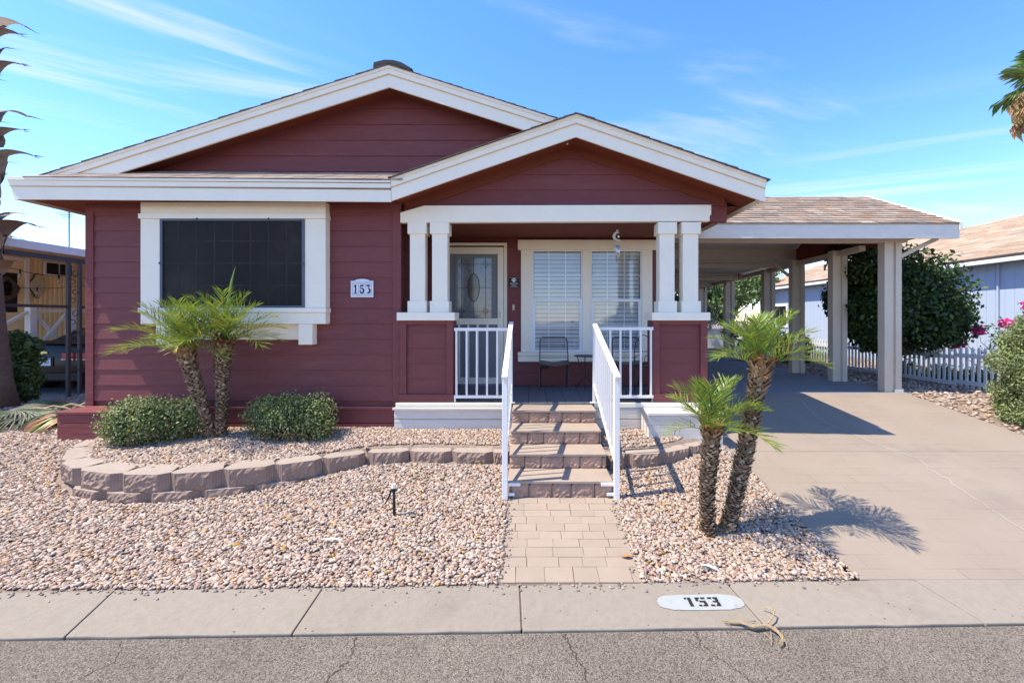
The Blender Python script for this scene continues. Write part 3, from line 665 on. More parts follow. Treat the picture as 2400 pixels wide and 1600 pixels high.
rake_shingles(roof, None, MS, YM - .035, 18, AX, -6.33, AZ, 1); rake_shingles(roof, None, MS, YM - .035, 18, AX, 2.9, AZ, 2)
rake_shingles(roof2, None, PS, YE - .052, YG - .02, PXA, -1.70, PZA, 3); rake_shingles(roof2, None, PS, YE - .052, YM + .2, PXA, 2.91, PZA, 4)
# ridge vent
MB().prism([(-.20, -.055), (-.19, .012), (-.05, .045), (.06, .04), (.16, .012), (.30, -.07), (.28, -.085), (0, .0), (-.18, -.07)], 'Y', YM - .02, 17).build('ridge_vent', 'ridge_vent', roof)
rv = [o for o in roof.children if o.name.startswith('ridge_vent')][0]; rv.location = (AX, 0, AZ + .03)
rv.location = Vector((AX, 0, AZ + .03))
# pent roof strip between eave fascia and gable wall: shingles one by one
pent = MB().add([(-6.30, YE + .022, 3.428), (-1.60, YE + .022, 3.392), (-1.60, YG, 3.655), (-5.3, YG, 3.68), (-6.30, YE + .022, 3.37), (-1.60, YE + .022, 3.33), (-1.60, YG, 3.6), (-5.3, YG, 3.62)],
                [(0, 1, 2, 3), (4, 7, 6, 5), (0, 4, 5, 1), (1, 5, 6, 2), (2, 6, 7, 3), (3, 7, 4, 0)]).build('pent_roof', 'shingle_dark', house)
rr = random.Random(77); pm = []
for k in range(4):
    w = (.26, .31, .36, .22)[k]
    mm = MB().add([(0.002, 0, .012), (w - .002, 0, .012), (w - .004, .155, .004), (.004, .155, .004), (.002, 0, -.002), (w - .002, 0, -.002)], [(0, 1, 2, 3), (4, 5, 1, 0), (0, 3, 4), (1, 5, 2)]).mesh('shingle', recalc=False)
    mm.materials.append(MATS['pent_' + str(k)] if ('pent_' + str(k)) in MATS else M('pent_%d' % k, [(.36, .28, .225), (.33, .25, .195), (.39, .32, .265), (.30, .225, .175)][k], .95, .2, 12, bump=.7, bscale=150, objvar=.10)); pm.append((mm, w))
sp = math.atan2(.285, YG - YE + .03)
for c in range(5):
    y = YE - .035 + c * .125 * math.cos(sp); z = 3.418 + c * .125 * math.sin(sp) ; x = -6.28 + c * .20 + rr.uniform(0, .2)
    while x < -1.70:
        mm, w = rr.choice(pm)
        inst('shingle', mm, pent, (x, y - rr.uniform(0, .006), z - .033 * (x + 6.3) / 4.7), (sp, 0, 0)); x += w

# porch beam, posts and pillars
def white(name, parent, *b, bevel=.005): return box(name, 'trim', parent, *b, bevel=bevel)
bx0, bx1 = PX(938, 5.5), 2.35
MB().prism([(bx0, 2.945), (bx1 - .02, 2.965), (bx1 - .02, 3.03), (bx1, 3.05), (bx1, 3.175), (bx0 + .31, 3.165), (bx0, 3.075)], 'Y', 5.50, 5.58).build('porch_beam', 'trim', house, bevel=.004)
box('porch_beam', 'trim', house, 2.08, 2.26, 5.582, YB, 2.955, 3.16)
box('porch_beam', 'soffit', house, -1.66, 2.07, 5.582, 5.64, 2.96, 3.0)
def pillar(x0, x1, cols, capx):
    p = MB().box(x0 + .02, x1 - .02, 5.548, 5.745, DECK, 1.69).build('pillar', 'siding', house)
    for (a, b) in ((x0, x0 + .088), (x1 - .088, x1)): box('corner_board', 'siding', p, a, b, 5.500, 5.77, DECK + .1, 1.684)
    box('rail_board', 'siding', p, x0 + .089, x1 - .089, 5.501, 5.547, 1.63, 1.684)
    box('base_board', 'siding', p, x0 - .012, x1 + .012, 5.488, 5.78, DECK + .002, DECK + .1)
    me = course_mesh(0, x1 - x0 - .18, .2)
    for k in range(5):
        if k == 4:
            me = course_mesh(0, x1 - x0 - .18, .09)
        inst('siding_board', me, p, (x0 + .09, 5.5475, DECK + .1 + .2 * k - .0))
    cap = white('pillar_cap', p, capx[0], capx[1], 5.44, 5.79, 1.684, 1.787, bevel=.006)
    for (a, b) in cols:
        c = white('column', house, a, b, 5.52, 5.67, 1.787, 2.955)
        white('column_base', c, a - .024, b + .024, 5.496, 5.694, 1.788, 1.935)
        white('column_top', c, a - .024, b + .024, 5.496, 5.694, 2.80, 2.952)
pillar(-1.672, -.979, [(-1.543, -1.347), (-1.256, -1.057)], (-1.690, -.950))
pillar(1.598, 2.303, [(1.688, 1.884), (1.993, 2.191)], (1.570, 2.315))

# deck and skirting
for k in range(17):
    x0 = -1.67 + k * .238
    box('deck_board', 'deck', house, x0 + .002, min(x0 + .236, 2.32), 5.455, YB - .022, DECK - .03, DECK, .003)
box('deck_rim', 'trim', house, -1.70, -.22, 5.435, 5.453, .575, DECK + .001)
box('deck_rim', 'trim', house, -1.69, -.222, 5.428, 5.4348, .60, .628, 0)
box('deck_rim', 'trim', house, .83, 2.33, 5.435, 5.453, .575, DECK + .001)
box('skirt_cap', 'skirt_white', house, -1.735, -.22, 5.405, 5.46, .548, .574)
def boards(x0, x1, y, zs, mat, nm='skirt_board', th=.03):
    for a, b in zip(zs[:-1], zs[1:]): box(nm, mat, house, x0, x1, y, y + th, a + .003, b - .003, .004)
boards(-1.72, -.20, 5.44, [.20, .425, .547], 'skirt_white')
boards(.82, 1.44, 5.44, [.20, .425, .574], 'skirt_white')
# white box step right of the stairs, red box step at the left end
def box_step(x0, x1, yf, yb, zt, mat, split):
    s = MB().box(x0 + .02, x1 - .02, yf + .02, yb, .15, zt - .04).build('box_step', mat, house)
    for a, b in split: box('skirt_board', mat, s, x0, x1, yf, yf + .03, a + .003, b - .003, .004)
    n = 2
    for k in range(n):
        d = (yb - yf + .01) / n; box('top_board', mat, s, x0 - .01, x1 + .01, yf - .012 + k * d, yf - .012 + (k + 1) * d - .004, zt - .032, zt, .004)
    for xx in (x0 - .001, x1 - .019): box('side_board', mat, s, xx, xx + .02, yf + .031, yb, .15, zt - .034, .003)
box_step(1.428, 2.318, 5.10, 5.43, .58, 'skirt_white', [(.12, .43), (.43, .547)])
box_step(-5.72, -4.55, 5.17, 5.53, .58, 'roughwood', [(.12, .44), (.44, .547)])
box('skirt_ledge', 'siding', house, -4.54, -1.74, 5.49, 5.56, .54, .575)
boards(-4.54, -1.74, 5.515, [.15, .36, .539], 'siding')

# big front window box with dark sun screen
def big_window():
    yf, yb = 5.414, YW - .012
    w = MB().box(-4.92, -2.60, yf + .03, yb, 1.86, 2.96).build('window', 'trim', house)
    x0, x1 = -4.932, -2.582
    white('window_header', w, x0, x1, yf, yb, 3.040, 3.186)
    white('header_trim', w, x0 - .018, x1 + .008, yf - .016, yb, 2.974, 3.039)
    white('casing', w, x0, PX(375, yf), yf, yb, 1.845, 2.973); white('casing', w, PX(714, yf), x1, yf, yb, 1.845, 2.973)
    white('sill', w, x0 - .02, x1 + .012, yf - .018, yb, 1.785, 1.844); white('sill_apron', w, x0, x1, yf, yb, 1.640, 1.784)
    box('apron_panel', 'trim', w, x0 + .25, x1 - .2, YW - .05, YW - .018, 1.437, 1.639)
    for (a, b) in ((364.7, 399), (698.8, 731.8)): white('bracket', w, PX(a, yf), PX(b, yf), yf + .002, yb, 1.377, 1.639)
    sx0, sx1, sz0, sz1 = PX(376, yf), PX(714, yf), 1.846, 2.972
    f = MB()
    f.prism([(sx0, sz0), (sx0, sz1), (sx0 + .03, sz1 - .026), (sx0 + .03, sz0 + .026)], 'Y', yf - .012, yf + .025).prism([(sx1, sz0), (sx1 - .03, sz0 + .026), (sx1 - .03, sz1 - .026), (sx1, sz1)], 'Y', yf - .012, yf + .025)
    f.prism([(sx0, sz1), (sx1, sz1), (sx1 - .03, sz1 - .026), (sx0 + .03, sz1 - .026)], 'Y', yf - .0121, yf + .025).prism([(sx0, sz0), (sx0 + .03, sz0 + .026), (sx1 - .03, sz0 + .026), (sx1, sz0)], 'Y', yf - .0121, yf + .025)
    fr = f.build('screen_frame', 'screen_frame', w)
    box('sun_screen', 'screen_dark', w, sx0 + .03, sx1 - .03, yf + .004, yf + .008, sz0 + .026, sz1 - .026, 0)
    for q in range(1, 8): box('grid_bar', 'screen_grid', w, sx0 + (sx1 - sx0) * q / 8 - .009, sx0 + (sx1 - sx0) * q / 8 + .009, yf + .0028, yf + .0039, sz0 + .03, sz1 - .03, 0)
    for q in range(1, 4): box('grid_bar', 'screen_grid', w, sx0 + .035, sx1 - .035, yf + .0020, yf + .0027, sz0 + (sz1 - sz0) * q / 4 - .009, sz0 + (sz1 - sz0) * q / 4 + .009, 0)
    for (a, b) in ((.26, 1.0), (.755, 1.0), (0, .5), (1, .49)): box('screen_clip', 'black', w, sx0 + (sx1 - sx0) * a - .008, sx0 + (sx1 - sx0) * a + .008, yf - .02, yf - .013, sz0 + (sz1 - sz0) * b - .012, sz0 + (sz1 - sz0) * b + .012, .002)
big_window()

# porch window: two double hung sashes with grilles and blinds
def porch_window():
    y = YB - .022
    def X(p): return PX(p, y)
    def Z(p): return PZ(p, y)
    w = white('window', house, X(1221), X(1247.3), y - .03, y + .0, Z(824), Z(586.6))
    for (a, b) in ((1365, 1384), (1503.8, 1528)): white('casing', w, X(a), X(b), y - .03, y, Z(824), Z(586.6))
    white('window_header', w, X(1213.7), X(1537), y - .045, y, Z(586.6) + .001, Z(563)); white('sill', w, X(1213.7), X(1518 + 19), y - .06, y, Z(833) + .001, Z(824) - .001); white('sill_apron', w, X(1213.7), X(1537), y - .04, y, Z(847), Z(833))
    for (a, b) in ((1247.3, 1365), (1384, 1503.8)):
        x0, x1 = X(a), X(b); zt, zb, zmid = Z(586.6), Z(824), Z(704)
        fr = MB()
        fr.box(x0, x0 + .022, y - .012, y + .03, zb, zt).box(x1 - .022, x1, y - .012, y + .03, zb, zt).box(x0 + .0221, x1 - .0221, y - .012, y + .03, zt - .02, zt).box(x0 + .0221, x1 - .0221, y - .012, y + .03, zb, zb + .03)
        fr.box(x0 + .0222, x1 - .0222, y - .016, y + .02, zmid - .022, zmid + .022)
        fr.box(x0 + .0223, x0 + .05, y - .008, y + .02, zb + .031, zmid - .023).box(x1 - .05, x1 - .0223, y - .008, y + .02, zb + .031, zmid - .023)
        f = fr.build('sash', 'vinyl', w)
        for (l0, l1, ya) in ((zmid + .022, zt - .02, y + .006), (zb + .03, zmid - .022, y + .002)):
            box('pane', 'glass', f, x0 + .0225, x1 - .0225, ya, ya + .003, l0, l1, 0)
            for q in (1 / 3, 2 / 3): box('muntin', 'vinyl', f, x0 + (x1 - x0) * q - .008, x0 + (x1 - x0) * q + .008, ya + .008, ya + .016, l0, l1, 0)
            box('muntin', 'vinyl', f, x0 + .023, x1 - .023, ya + .0075, ya + .0165, (l0 + l1) / 2 - .008, (l0 + l1) / 2 + .008, 0)
        ms = MB().prism([(0, -.026), (.003, -.027), (.016, .029), (.013, .030)], 'X', x0 + .03, x1 - .03).mesh('blind_slat'); ms.materials.append(MATS['blind'])
        z = zb + .05; k = 0
        while z < zt - .09:
            inst('blind_slat', ms, w, (0, y + .035, z) if False else Vector((0, y + .035, z)) , (0, 0, 0)); z += .066; k += 1
        for o in w.children:
            pass
        box('blind_rail', 'blind', w, x0 + .025, x1 - .025, y + .03, y + .07, zt - .085, zt - .03, .003)
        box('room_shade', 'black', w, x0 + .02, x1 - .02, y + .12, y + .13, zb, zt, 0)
porch_window()

# front door: outer storm door over a panelled door with leaded oval glass
def front_door():
    y = YB - .022
    def X(p): return PX(1040 + p / 3.92, y)
    def Z(p): return PZ(550 + p / 3.92, y)
    xc = X(275); xr = X(583); xl = 2 * xc - xr
    d = MB().box(xl + .01, xl + .05, y - .03, y, Z(1375), Z(79)).box(xr - .05, xr - .01, y - .03, y, Z(1375), Z(79)).box(xl + .0501, xr - .0501, y - .03, y, Z(79) - .04, Z(79)).build('door', 'trim', house, bevel=.004)
    box('door_trim', 'trim', d, xl, xr, y - .042, y - .0305, Z(86), Z(78)); box('door_trim', 'trim', d, xr - .012, xr, y - .042, y - .0302, Z(1375), Z(88)); box('door_trim', 'trim', d, xl, xl + .012, y - .042, y - .0302, Z(1375), Z(88))
    sl, sr2 = 2 * xc - X(550), X(550)
    s = MB()
    s.box(sl, sl + .095, y - .02, y + .01, Z(1368), Z(116)).box(sr2 - .095, sr2, y - .02, y + .01, Z(1368), Z(116))
    s.box(sl + .0951, sr2 - .0951, y - .02, y + .01, Z(178), Z(116)).box(sl + .0951, sr2 - .0951, y - .02, y + .01, Z(825), Z(768)).box(sl + .0951, sr2 - .0951, y - .02, y + .01, Z(1368), Z(1310))
    sd = s.build('storm_door', 'trim', d, bevel=.004)
    for p in (142, 225, 312, 402): box('storm_bar', 'trim', d, X(p) - .017, X(p) + .017, y - .012, y + .004, Z(1309), Z(826), .003)
    # inner door
    box('inner_door', 'door_grey', d, sl + .02, sr2 - .02, y + .012, y + .02, Z(1366), Z(120), 0)
    box('glass_surround', 'door_grey', d, X(93), X(455), y + .002, y + .0115, Z(775), Z(195), .004)
    g = box('leaded_glass', 'bevel_glass', d, X(112), X(438), y - .004, y + .0015, Z(765), Z(215), 0)
    # leading
    ld = MB()
    def strip(a, b, w=.007): ld.bar((X(a[0]), y - .007, Z(a[1])), (X(b[0]), y - .007, Z(b[1])), w, .004, (0, 1, 0))
    for px_ in (165, 385): strip((px_, 215), (px_, 765)); 
    for py_ in (272, 487, 705): strip((112, py_), (438, py_))
    strip((275, 215), (275, 360)); strip((275, 612), (275, 765))
    for (cx_, cy_) in ((165, 275), (385, 275), (165, 703), (385, 703)):
        q = [(cx_ - 26, cy_), (cx_, cy_ - 30), (cx_ + 26, cy_), (cx_, cy_ + 30)]
        for k in range(4): strip(q[k], q[(k + 1) % 4], .006)
    ld.tube([(X(275 + 53 * math.cos(t)), y - .008, Z(487 - 127 * math.sin(t))) for t in np.linspace(0, 2 * math.pi, 33)], .006, 6, False)
    ld.build('leading', 'leaded', d, recalc=False)
    MB().add([(X(275 + 51 * math.cos(t)), y - .0065, Z(487 - 125 * math.sin(t))) for t in np.linspace(0, 2 * math.pi, 32, endpoint=False)], [tuple(range(32))]).build('oval_pane', 'oval_glass', d, recalc=False)
    MB().tube([(X(521), y - .02, Z(762)), (X(521), y - .05, Z(752)), (X(521), y - .05, Z(712)), (X(521), y - .02, Z(702))], .006, 6).build('handle', 'chrome', d)
    box('threshold', 'door_grey', d, xl, xr, y - .05, y - .001, DECK + .001, DECK + .03)
front_door()

# ------------------------------------------------------------------ porch steps
steps = thing('porch_steps', 'four tan concrete steps with brown stone faced risers', 'steps', (.3, 4.6, 0))
RZ = [.0, .1535, .307, .4605, .614]; RY = [4.087, 4.424, 4.761, 5.098, 5.425]
fr = [[0, .033, .2, .42, .603, .825, 1], [0, .156, .325, .554, .728, .953, 1], [0, .187, .363, .589, .761, .985, 1], [0, .2, .43, .592, .816, 1]]
SW0, SW1 = -.204, .805
for k in range(4):
    b = MB().box(SW0 + .012, SW1 - .012, RY[k] + .02, RY[k + 1] + .05 if k < 3 else 5.434, RZ[k] - .1 if k == 0 else RZ[k] - .02, RZ[k + 1] - .028).build('step_core', 'mortar', steps)
    box('tread', 'tread', steps, SW0, SW1, RY[k] - .008, RY[k + 1] + .018 if k < 3 else 5.434, RZ[k + 1] - .027, RZ[k + 1], .006)
    g = random.Random(50 + k)
    for a, c in zip(fr[k][:-1], fr[k][1:]):
        x0, x1 = SW0 + (SW1 - SW0) * a + .003, SW0 + (SW1 - SW0) * c - .003
        z0, z1 = RZ[k] + (.002 if k else -.03), RZ[k + 1] - .029
        nxx = max(2, int((x1 - x0) / .02)); nzz = 7; m = MB()
        for j in range(nzz + 1):
            for i in range(nxx + 1):
                edge = i in (0, nxx) or j in (0, nzz)
                yy = RY[k] + (.012 if edge else g.uniform(-.004, .007)); m.v.append((x0 + (x1 - x0) * i / nxx, yy, z0 + (z1 - z0) * j / nzz))
        m.f = [(j * (nxx + 1) + i, j * (nxx + 1) + i + 1, (j + 1) * (nxx + 1) + i + 1, (j + 1) * (nxx + 1) + i) for j in range(nzz) for i in range(nxx)]
        q = len(m.v); m.box(x0, x1, RY[k] + .012, RY[k] + .021, z0, z1)
        m.build('riser_stone', 'stone', steps, recalc=False)

# ------------------------------------------------------------------ retaining wall blocks
def block_mesh(seed, w=.44, h=.17, d=.28):
    g = random.Random(seed); hw = w / 2; m = MB()
    front = [(-hw, .055), (-hw * .70, 0), (hw * .70, 0), (hw, .055)]
    # rough split face
    nxx, nzz = 12, 7; base = []
    for j in range(nzz + 1):
        for i in range(nxx + 1):
            t = -hw * .70 + 1.4 * hw * i / nxx; e = i in (0, nxx) or j in (0, nzz)
            base.append((t, g.uniform(.0, .004) if e else g.uniform(-.016, .004), h * j / nzz))
    m.add(base, [(j * (nxx + 1) + i, j * (nxx + 1) + i + 1, (j + 1) * (nxx + 1) + i + 1, (j + 1) * (nxx + 1) + i) for j in range(nzz) for i in range(nxx)])
    # ribbed flanks
    for s in (-1, 1):
        nr = 8; pr = []
        for i in range(nr + 1):
            t = i / nr; x = s * (hw * .70 + (hw - hw * .70) * t); y = .0 + .055 * t + (.004 if i % 2 else 0); pr.append((x, y))
        vv = [(x, y, 0) for x, y in pr] + [(x, y, h) for x, y in pr]; n1 = nr + 1
        m.add(vv, [(i, i + 1, n1 + i + 1, n1 + i) if s > 0 else (i + 1, i, n1 + i, n1 + i + 1) for i in range(nr)])
        m.add([(s * hw, .055, 0), (s * hw * .66, d, 0), (s * hw * .66, d, h), (s * hw, .055, h)], [(0, 1, 2, 3) if s > 0 else (3, 2, 1, 0)])
    top = [(-hw * .70, .003), (hw * .70, .003), (hw, .055), (hw * .66, d), (-hw * .66, d), (-hw, .055)]
    m.add([(x, y, h) for x, y in top], [tuple(range(6))]); m.add([(x, y, 0) for x, y in top], [tuple(range(6))[::-1]])
    m.add([(-hw * .66, d, 0), (hw * .66, d, 0), (hw * .66, d, h), (-hw * .66, d, h)], [(1, 0, 3, 2)])
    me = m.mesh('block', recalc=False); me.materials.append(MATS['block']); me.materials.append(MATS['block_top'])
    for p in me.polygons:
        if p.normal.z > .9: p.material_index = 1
    return me
BM = [block_mesh(s) for s in range(5)]
def block_wall(name, label, pts, lower_from):
    t = thing(name, label, 'retaining wall', (pts[len(pts) // 2][0], pts[len(pts) // 2][1], 0))
    g = random.Random(len(pts))
    for i, (a, b) in enumerate(zip(pts[:-1], pts[1:])):
        ax, ay = a; bx, by = b; L = math.hypot(bx - ax, by - ay); ang = math.atan2(by - ay, bx - ax)
        inst('block', BM[g.randrange(5)], t, ((ax + bx) / 2, (ay + by) / 2, .075 + g.uniform(-.003, .003)), (g.uniform(-.008, .008), g.uniform(-.008, .008), ang + g.uniform(-.02, .02)), (L / .44 * .99, 1, 1))
    # lower course, half a block along and set forward
    acc = [0]
    for a, b in zip(pts[:-1], pts[1:]): acc.append(acc[-1] + math.hypot(b[0] - a[0], b[1] - a[1]))
    def at(s):
        s = min(max(s, 0), acc[-1] - 1e-4); k = max(i for i in range(len(acc)) if acc[i] <= s); k = min(k, len(pts) - 2)
        f = (s - acc[k]) / (acc[k + 1] - acc[k]); return Vector((pts[k][0] + (pts[k + 1][0] - pts[k][0]) * f, pts[k][1] + (pts[k + 1][1] - pts[k][1]) * f, 0))
    s = lower_from
    while s + .44 < acc[-1] + .1:
        A, B = at(s), at(s + .44); d = (B - A); L = d.length; nrm = Vector((d.y, -d.x, 0)).normalized() * .035; c = (A + B) / 2 + nrm
        inst('block', BM[g.randrange(5)], t, (c.x, c.y, -.098 + g.uniform(-.003, .003)), (0, 0, math.atan2(d.y, d.x)), (max(L, .3) / .44, 1, 1)); s += .445
    return t
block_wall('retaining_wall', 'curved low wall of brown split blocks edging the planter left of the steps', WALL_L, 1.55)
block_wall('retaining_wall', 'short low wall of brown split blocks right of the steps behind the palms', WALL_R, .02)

# ------------------------------------------------------------------ railings
def stair_rail(x, label, s):
    t = thing('stair_railing', label, 'railing', (x, 4.6, 0), 'white metal railings of the porch')
    y0, y1, z0, z1 = 3.99, 5.47, 1.150, 1.655
    sl = (z1 - z0) / (y1 - y0)
    MB().bar((x, y0, z0), (x, y1, z1), .056, .034).build('handrail', 'rail', t, bevel=.006)
    MB().box(x - .026, x + .026, 4.03, 4.08, -.03, z0 + sl * .06 - .016).build('post', 'rail', t, bevel=.003)
    MB().box(x - .018, x + .018, 5.44, 5.475, DECK, z1 - .02).build('post', 'rail', t, bevel=.003)
    lo0, lo1 = .31, .86
    MB().bar((x, 4.081, lo0), (x, 5.438, lo1), .028, .028).build('bottom_rail', 'rail', t, bevel=.003)
    for k in range(10):
        y = 4.19 + k * .125; zb = lo0 + (lo1 - lo0) * (y - 4.081) / 1.357 + .012; zt = z0 + sl * (y - y0) - .016
        MB().box(x - .009, x + .009, y - .009, y + .009, zb, zt).build('baluster', 'rail', t)
    for (z, w) in ((.128, .12), (.035, .065)):
        a, b = (x + .0262 * s, x + (.0262 + w) * s); MB().box(min(a, b), max(a, b), 4.055, 4.0785, z - .014, z + .014).build('bracket', 'rail', t, bevel=.003)
    MB().box(x - .05, x + .05, 5.425, 5.49, DECK, DECK + .006).build('foot_plate', 'rail', t)
    return t
stair_rail(-.229, 'white sloping stair railing on the left side of the steps', 1)
stair_rail(.832, 'white sloping stair railing on the right side of the steps', -1)
def porch_rail(x0, x1, label, zt=1.59):
    t = thing('porch_railing', label, 'railing', ((x0 + x1) / 2, 5.5, DECK), 'white metal railings of the porch')
    y = 5.50
    box('top_rail', 'rail', t, x0, x1, y - .016, y + .016, zt - .04, zt, .003); box('bottom_rail', 'rail', t, x0, x1, y - .016, y + .016, .685, .722, .003)
    n = 5 if x1 - x0 > .6 else 4
    for k in range(6):
        xx = (x0 + .03 + k * .131) if x0 < 0 else (x1 - .03 - k * .131)
        if x0 < xx < x1: MB().box(xx - .012, xx + .012, y - .012, y + .012, .7221, zt - .0401).build('baluster', 'rail', t)
    for xx in ((x0 + .01), (x1 - .01)): MB().box(xx - .01, xx + .01, y - .008, y + .008, DECK, .684).build('foot', 'rail', t)
    if x0 < 0: MB().lathe([(.014, 0), (.012, .002)], (0, 0, 0), 9).build('rust_spot', 'rust', t)
    return t
pr1 = porch_rail(-.965, -.262, 'white porch railing in front of the front door')
rs = [o for o in pr1.children if o.name.startswith('rust_spot')][0]; rs.location = Vector((-.80, 5.483, .70)) ; rs.rotation_euler = (math.pi / 2, 0, 0)
porch_rail(.868, 1.60, 'white porch railing right of the steps in front of the folding chair', 1.60)

# ------------------------------------------------------------------ things on the porch
def chair(x, y, label, rot=0):
    t = thing('folding_chair', label, 'chair', (x, y, DECK), 'metal folding chairs on the porch')
    w = .215
    def P(u, v, z): return (x + u, y + v, DECK + z)
    for s in (-1, 1):
        MB().tube([P(s * w * .93, .0, .42), P(s * w, -.02, 0)] if False else [P(s * (w + .01), -.12, 0), P(s * w, .02, .43), P(s * w * .98, .10, .72)], .009, 6).build('leg', 'chair_metal', t)
        MB().tube([P(s * (w - .01), .16, 0), P(s * (w - .02), -.05, .40)], .009, 6).build('leg', 'chair_metal', t)
    MB().tube([P(-w * .98, .10, .72), P(-w * .93, .113, .765), P(-w * .8, .118, .785), P(w * .8, .118, .785), P(w * .93, .113, .765), P(w * .98, .10, .72)], .009, 6).build('back_frame', 'chair_metal', t)
    for k in range(6):
        z = .745 - k * .036; v = .02 + .08 * (z - .43) / .29; MB().tube([P(-w * .97, v, z), P(w * .97, v, z)], .0045, 5).build('back_bar', 'chair_metal', t)
    MB().tube([P(-w * .97, .03, .48), P(w * .97, .03, .48)], .0045, 5).build('back_bar', 'chair_metal', t)
    m = MB(); n = 10
    for k in range(n + 1):
        u = -w + 2 * w * k / n; dz = -.012 * math.cos(u / w * math.pi) - .006
        m.v += [P(u, -.20, .41 + dz), P(u, .12, .425 + dz), P(u, -.20, .392 + dz), P(u, .12, .407 + dz)]
    for k in range(n): a = 4 * k; b = a + 4; m.f += [(a, b, b + 1, a + 1), (a + 2, a + 3, b + 3, b + 2), (a, a + 2, b + 2, b), (a + 1, b + 1, b + 3, a + 3)]
    m.f += [(0, 1, 3, 2), (4 * n, 4 * n + 2, 4 * n + 3, 4 * n + 1)]
    m.build('seat', 'chair_metal', t)
    MB().tube([P(-w, -.10, .06), P(w, -.10, .06)], .006, 6).build('stretcher', 'chair_metal', t)
    return t
chair(PX(1298, 6.55), 6.50, 'brown metal folding chair between the steps and the porch window')
chair(PX(1468, 6.55), 6.50, 'metal folding chair behind the right porch railing')
# small iron table between the chairs
tx = PX(1372, 6.5)
t = thing('iron_table', 'small black iron table with scroll legs beside the folding chair', 'table', (tx, 6.5, DECK))
MB().lathe([(.17, 0), (.175, .008), (.17, .016)], (tx, 6.5, DECK + .50), 20).build('tabletop', 'iron', t)
for a in (20, 140, 260):
    c, s = math.cos(math.radians(a)), math.sin(math.radians(a))
    MB().tube([(tx + c * r, 6.5 + s * r, DECK + z) for r, z in ((.15, .5), (.12, .40), (.05, .28), (.04, .18), (.10, .08), (.16, .02), (.18, .03), (.17, .06))], .007, 6).build('leg', 'iron', t)
# scrolled iron plant stand
tx = PX(1508, 6.2)
t = thing('plant_stand', 'tall black wire plant stand with scrolls behind the right railing', 'plant stand', (tx, 6.2, DECK))
for s in (-1, 1): MB().tube([(tx + s * .13, 6.2, DECK), (tx + s * .13, 6.2, DECK + .62), (tx + s * .11, 6.2, DECK + .74), (tx + s * .05, 6.2, DECK + .82), (tx, 6.2, DECK + .84)], .006, 6).build('upright', 'iron', t)
for z in (.12, .38, .60): MB().tube([(tx - .13, 6.2, DECK + z), (tx + .13, 6.2, DECK + z)], .005, 6).build('crossbar', 'iron', t)
for s in (-1, 1): MB().tube(arc((tx + s * .07, 6.2, DECK + .49), .055, -90, 220, 14), .005, 5).build('scroll', 'iron', t)
MB().tube(arc((tx, 6.2, DECK + .06), .045, 0, 330, 14), .005, 5).build('scroll', 'iron', t)
MB().lathe([(.12, 0), (.12, .012)], (tx, 6.2, DECK + .38), 16).build('shelf', 'iron', t)
# wind chime
cx_, cy_ = PX(1446, 5.62), 5.62
t = thing('wind_chime', 'wind chime with moon figure and silver tubes hanging from the porch beam', 'wind chime', (cx_, cy_, 2.55))
MB().tube([(cx_, cy_, 2.945), (cx_, cy_, 2.86)], .002, 5).build('cord', 'iron', t)
m = MB(); pr = arc((cx_ + .01, cy_, 2.79), .05, 70, 300, 12); m.tube(pr, [.006 + .014 * math.sin(math.pi * i / 12) for i in range(13)], 8); m.build('moon', 'chime_figure', t, smooth=True)
m = MB()
for (dx, dz, r) in ((.005, .865 - .79, .016), (-.012, .05, .014), (.03, -.055, .018), (.005, -.065, .016), (.045, -.06, .012), (-.02, -.07, .012)):
    m.lathe([(.001, -r), (r * .8, -r * .5), (r, 0), (r * .8, r * .5), (.001, r)], (cx_ + dx, cy_, 2.79 + dz), 7)
m.build('figure_stars', 'chime_figure', t)
MB().lathe([(.001, -.018), (.013, -.01), (.017, 0), (.013, .01), (.001, .018)], (cx_ + .018, cy_ - .01, 2.785), 10).build('crystal', 'chrome', t, smooth=True)
for k in range(5):
    dx = (-.03, -.016, 0, .016, .03)[k]; L = (.10, .125, .15, .165, .15)[k]
    MB().tube([(cx_ + dx + .006, cy_ + (-.012 if k % 2 else .01), 2.675), (cx_ + dx + .006, cy_ + (-.012 if k % 2 else .01), 2.675 - L)], .0055, 8).build('chime_tube', 'chime_metal', t, smooth=True)
# hanging slate sign with paw print
y = YB - .03
t = thing('hanging_sign', "small black sign with white paw print reading WE'RE DOG PEOPLE beside the door", 'sign', (PX(1204, y), y, PZ(662, y)))
sx, sz = PX(1204.5, y), PZ(662, y)
box('plate', 'ink', t, sx - .080, sx + .080, y - .012, y - .002, sz - .078, sz + .078, .002)
for (a, b, c, d) in ((-.072, .072, .070, .0725), (-.072, .072, -.0725, -.070)): box('border', 'trim', t, sx + a, sx + b, y - .0132, y - .0122, sz + c, sz + d, 0)
m = MB()
def disc(u, v, ru, rv): m.add([(sx + u + ru * math.cos(q), y - .0135, sz + v + rv * math.sin(q)) for q in np.linspace(0, 2 * math.pi, 14, endpoint=False)], [tuple(range(14))])
disc(0, .022, .022, .017); disc(-.028, .04, .009, .013); disc(-.010, .056, .009, .014); disc(.011, .056, .009, .014); disc(.028, .04, .009, .013)
m.build('paw_print', 'trim_bright', t, recalc=False)
text('lettering', "WE'RE DOG", 'trim_bright', t, (sx, y - .0125, sz - .018), .030, width=.8); text('lettering', 'PEOPLE', 'trim_bright', t, (sx, y - .0125, sz - .050), .030, width=.8)
MB().tube([(sx - .05, y - .007, sz + .078), (sx, y - .004, sz + .17), (sx + .05, y - .007, sz + .078)], .0015, 4).build('cord', 'twig', t)
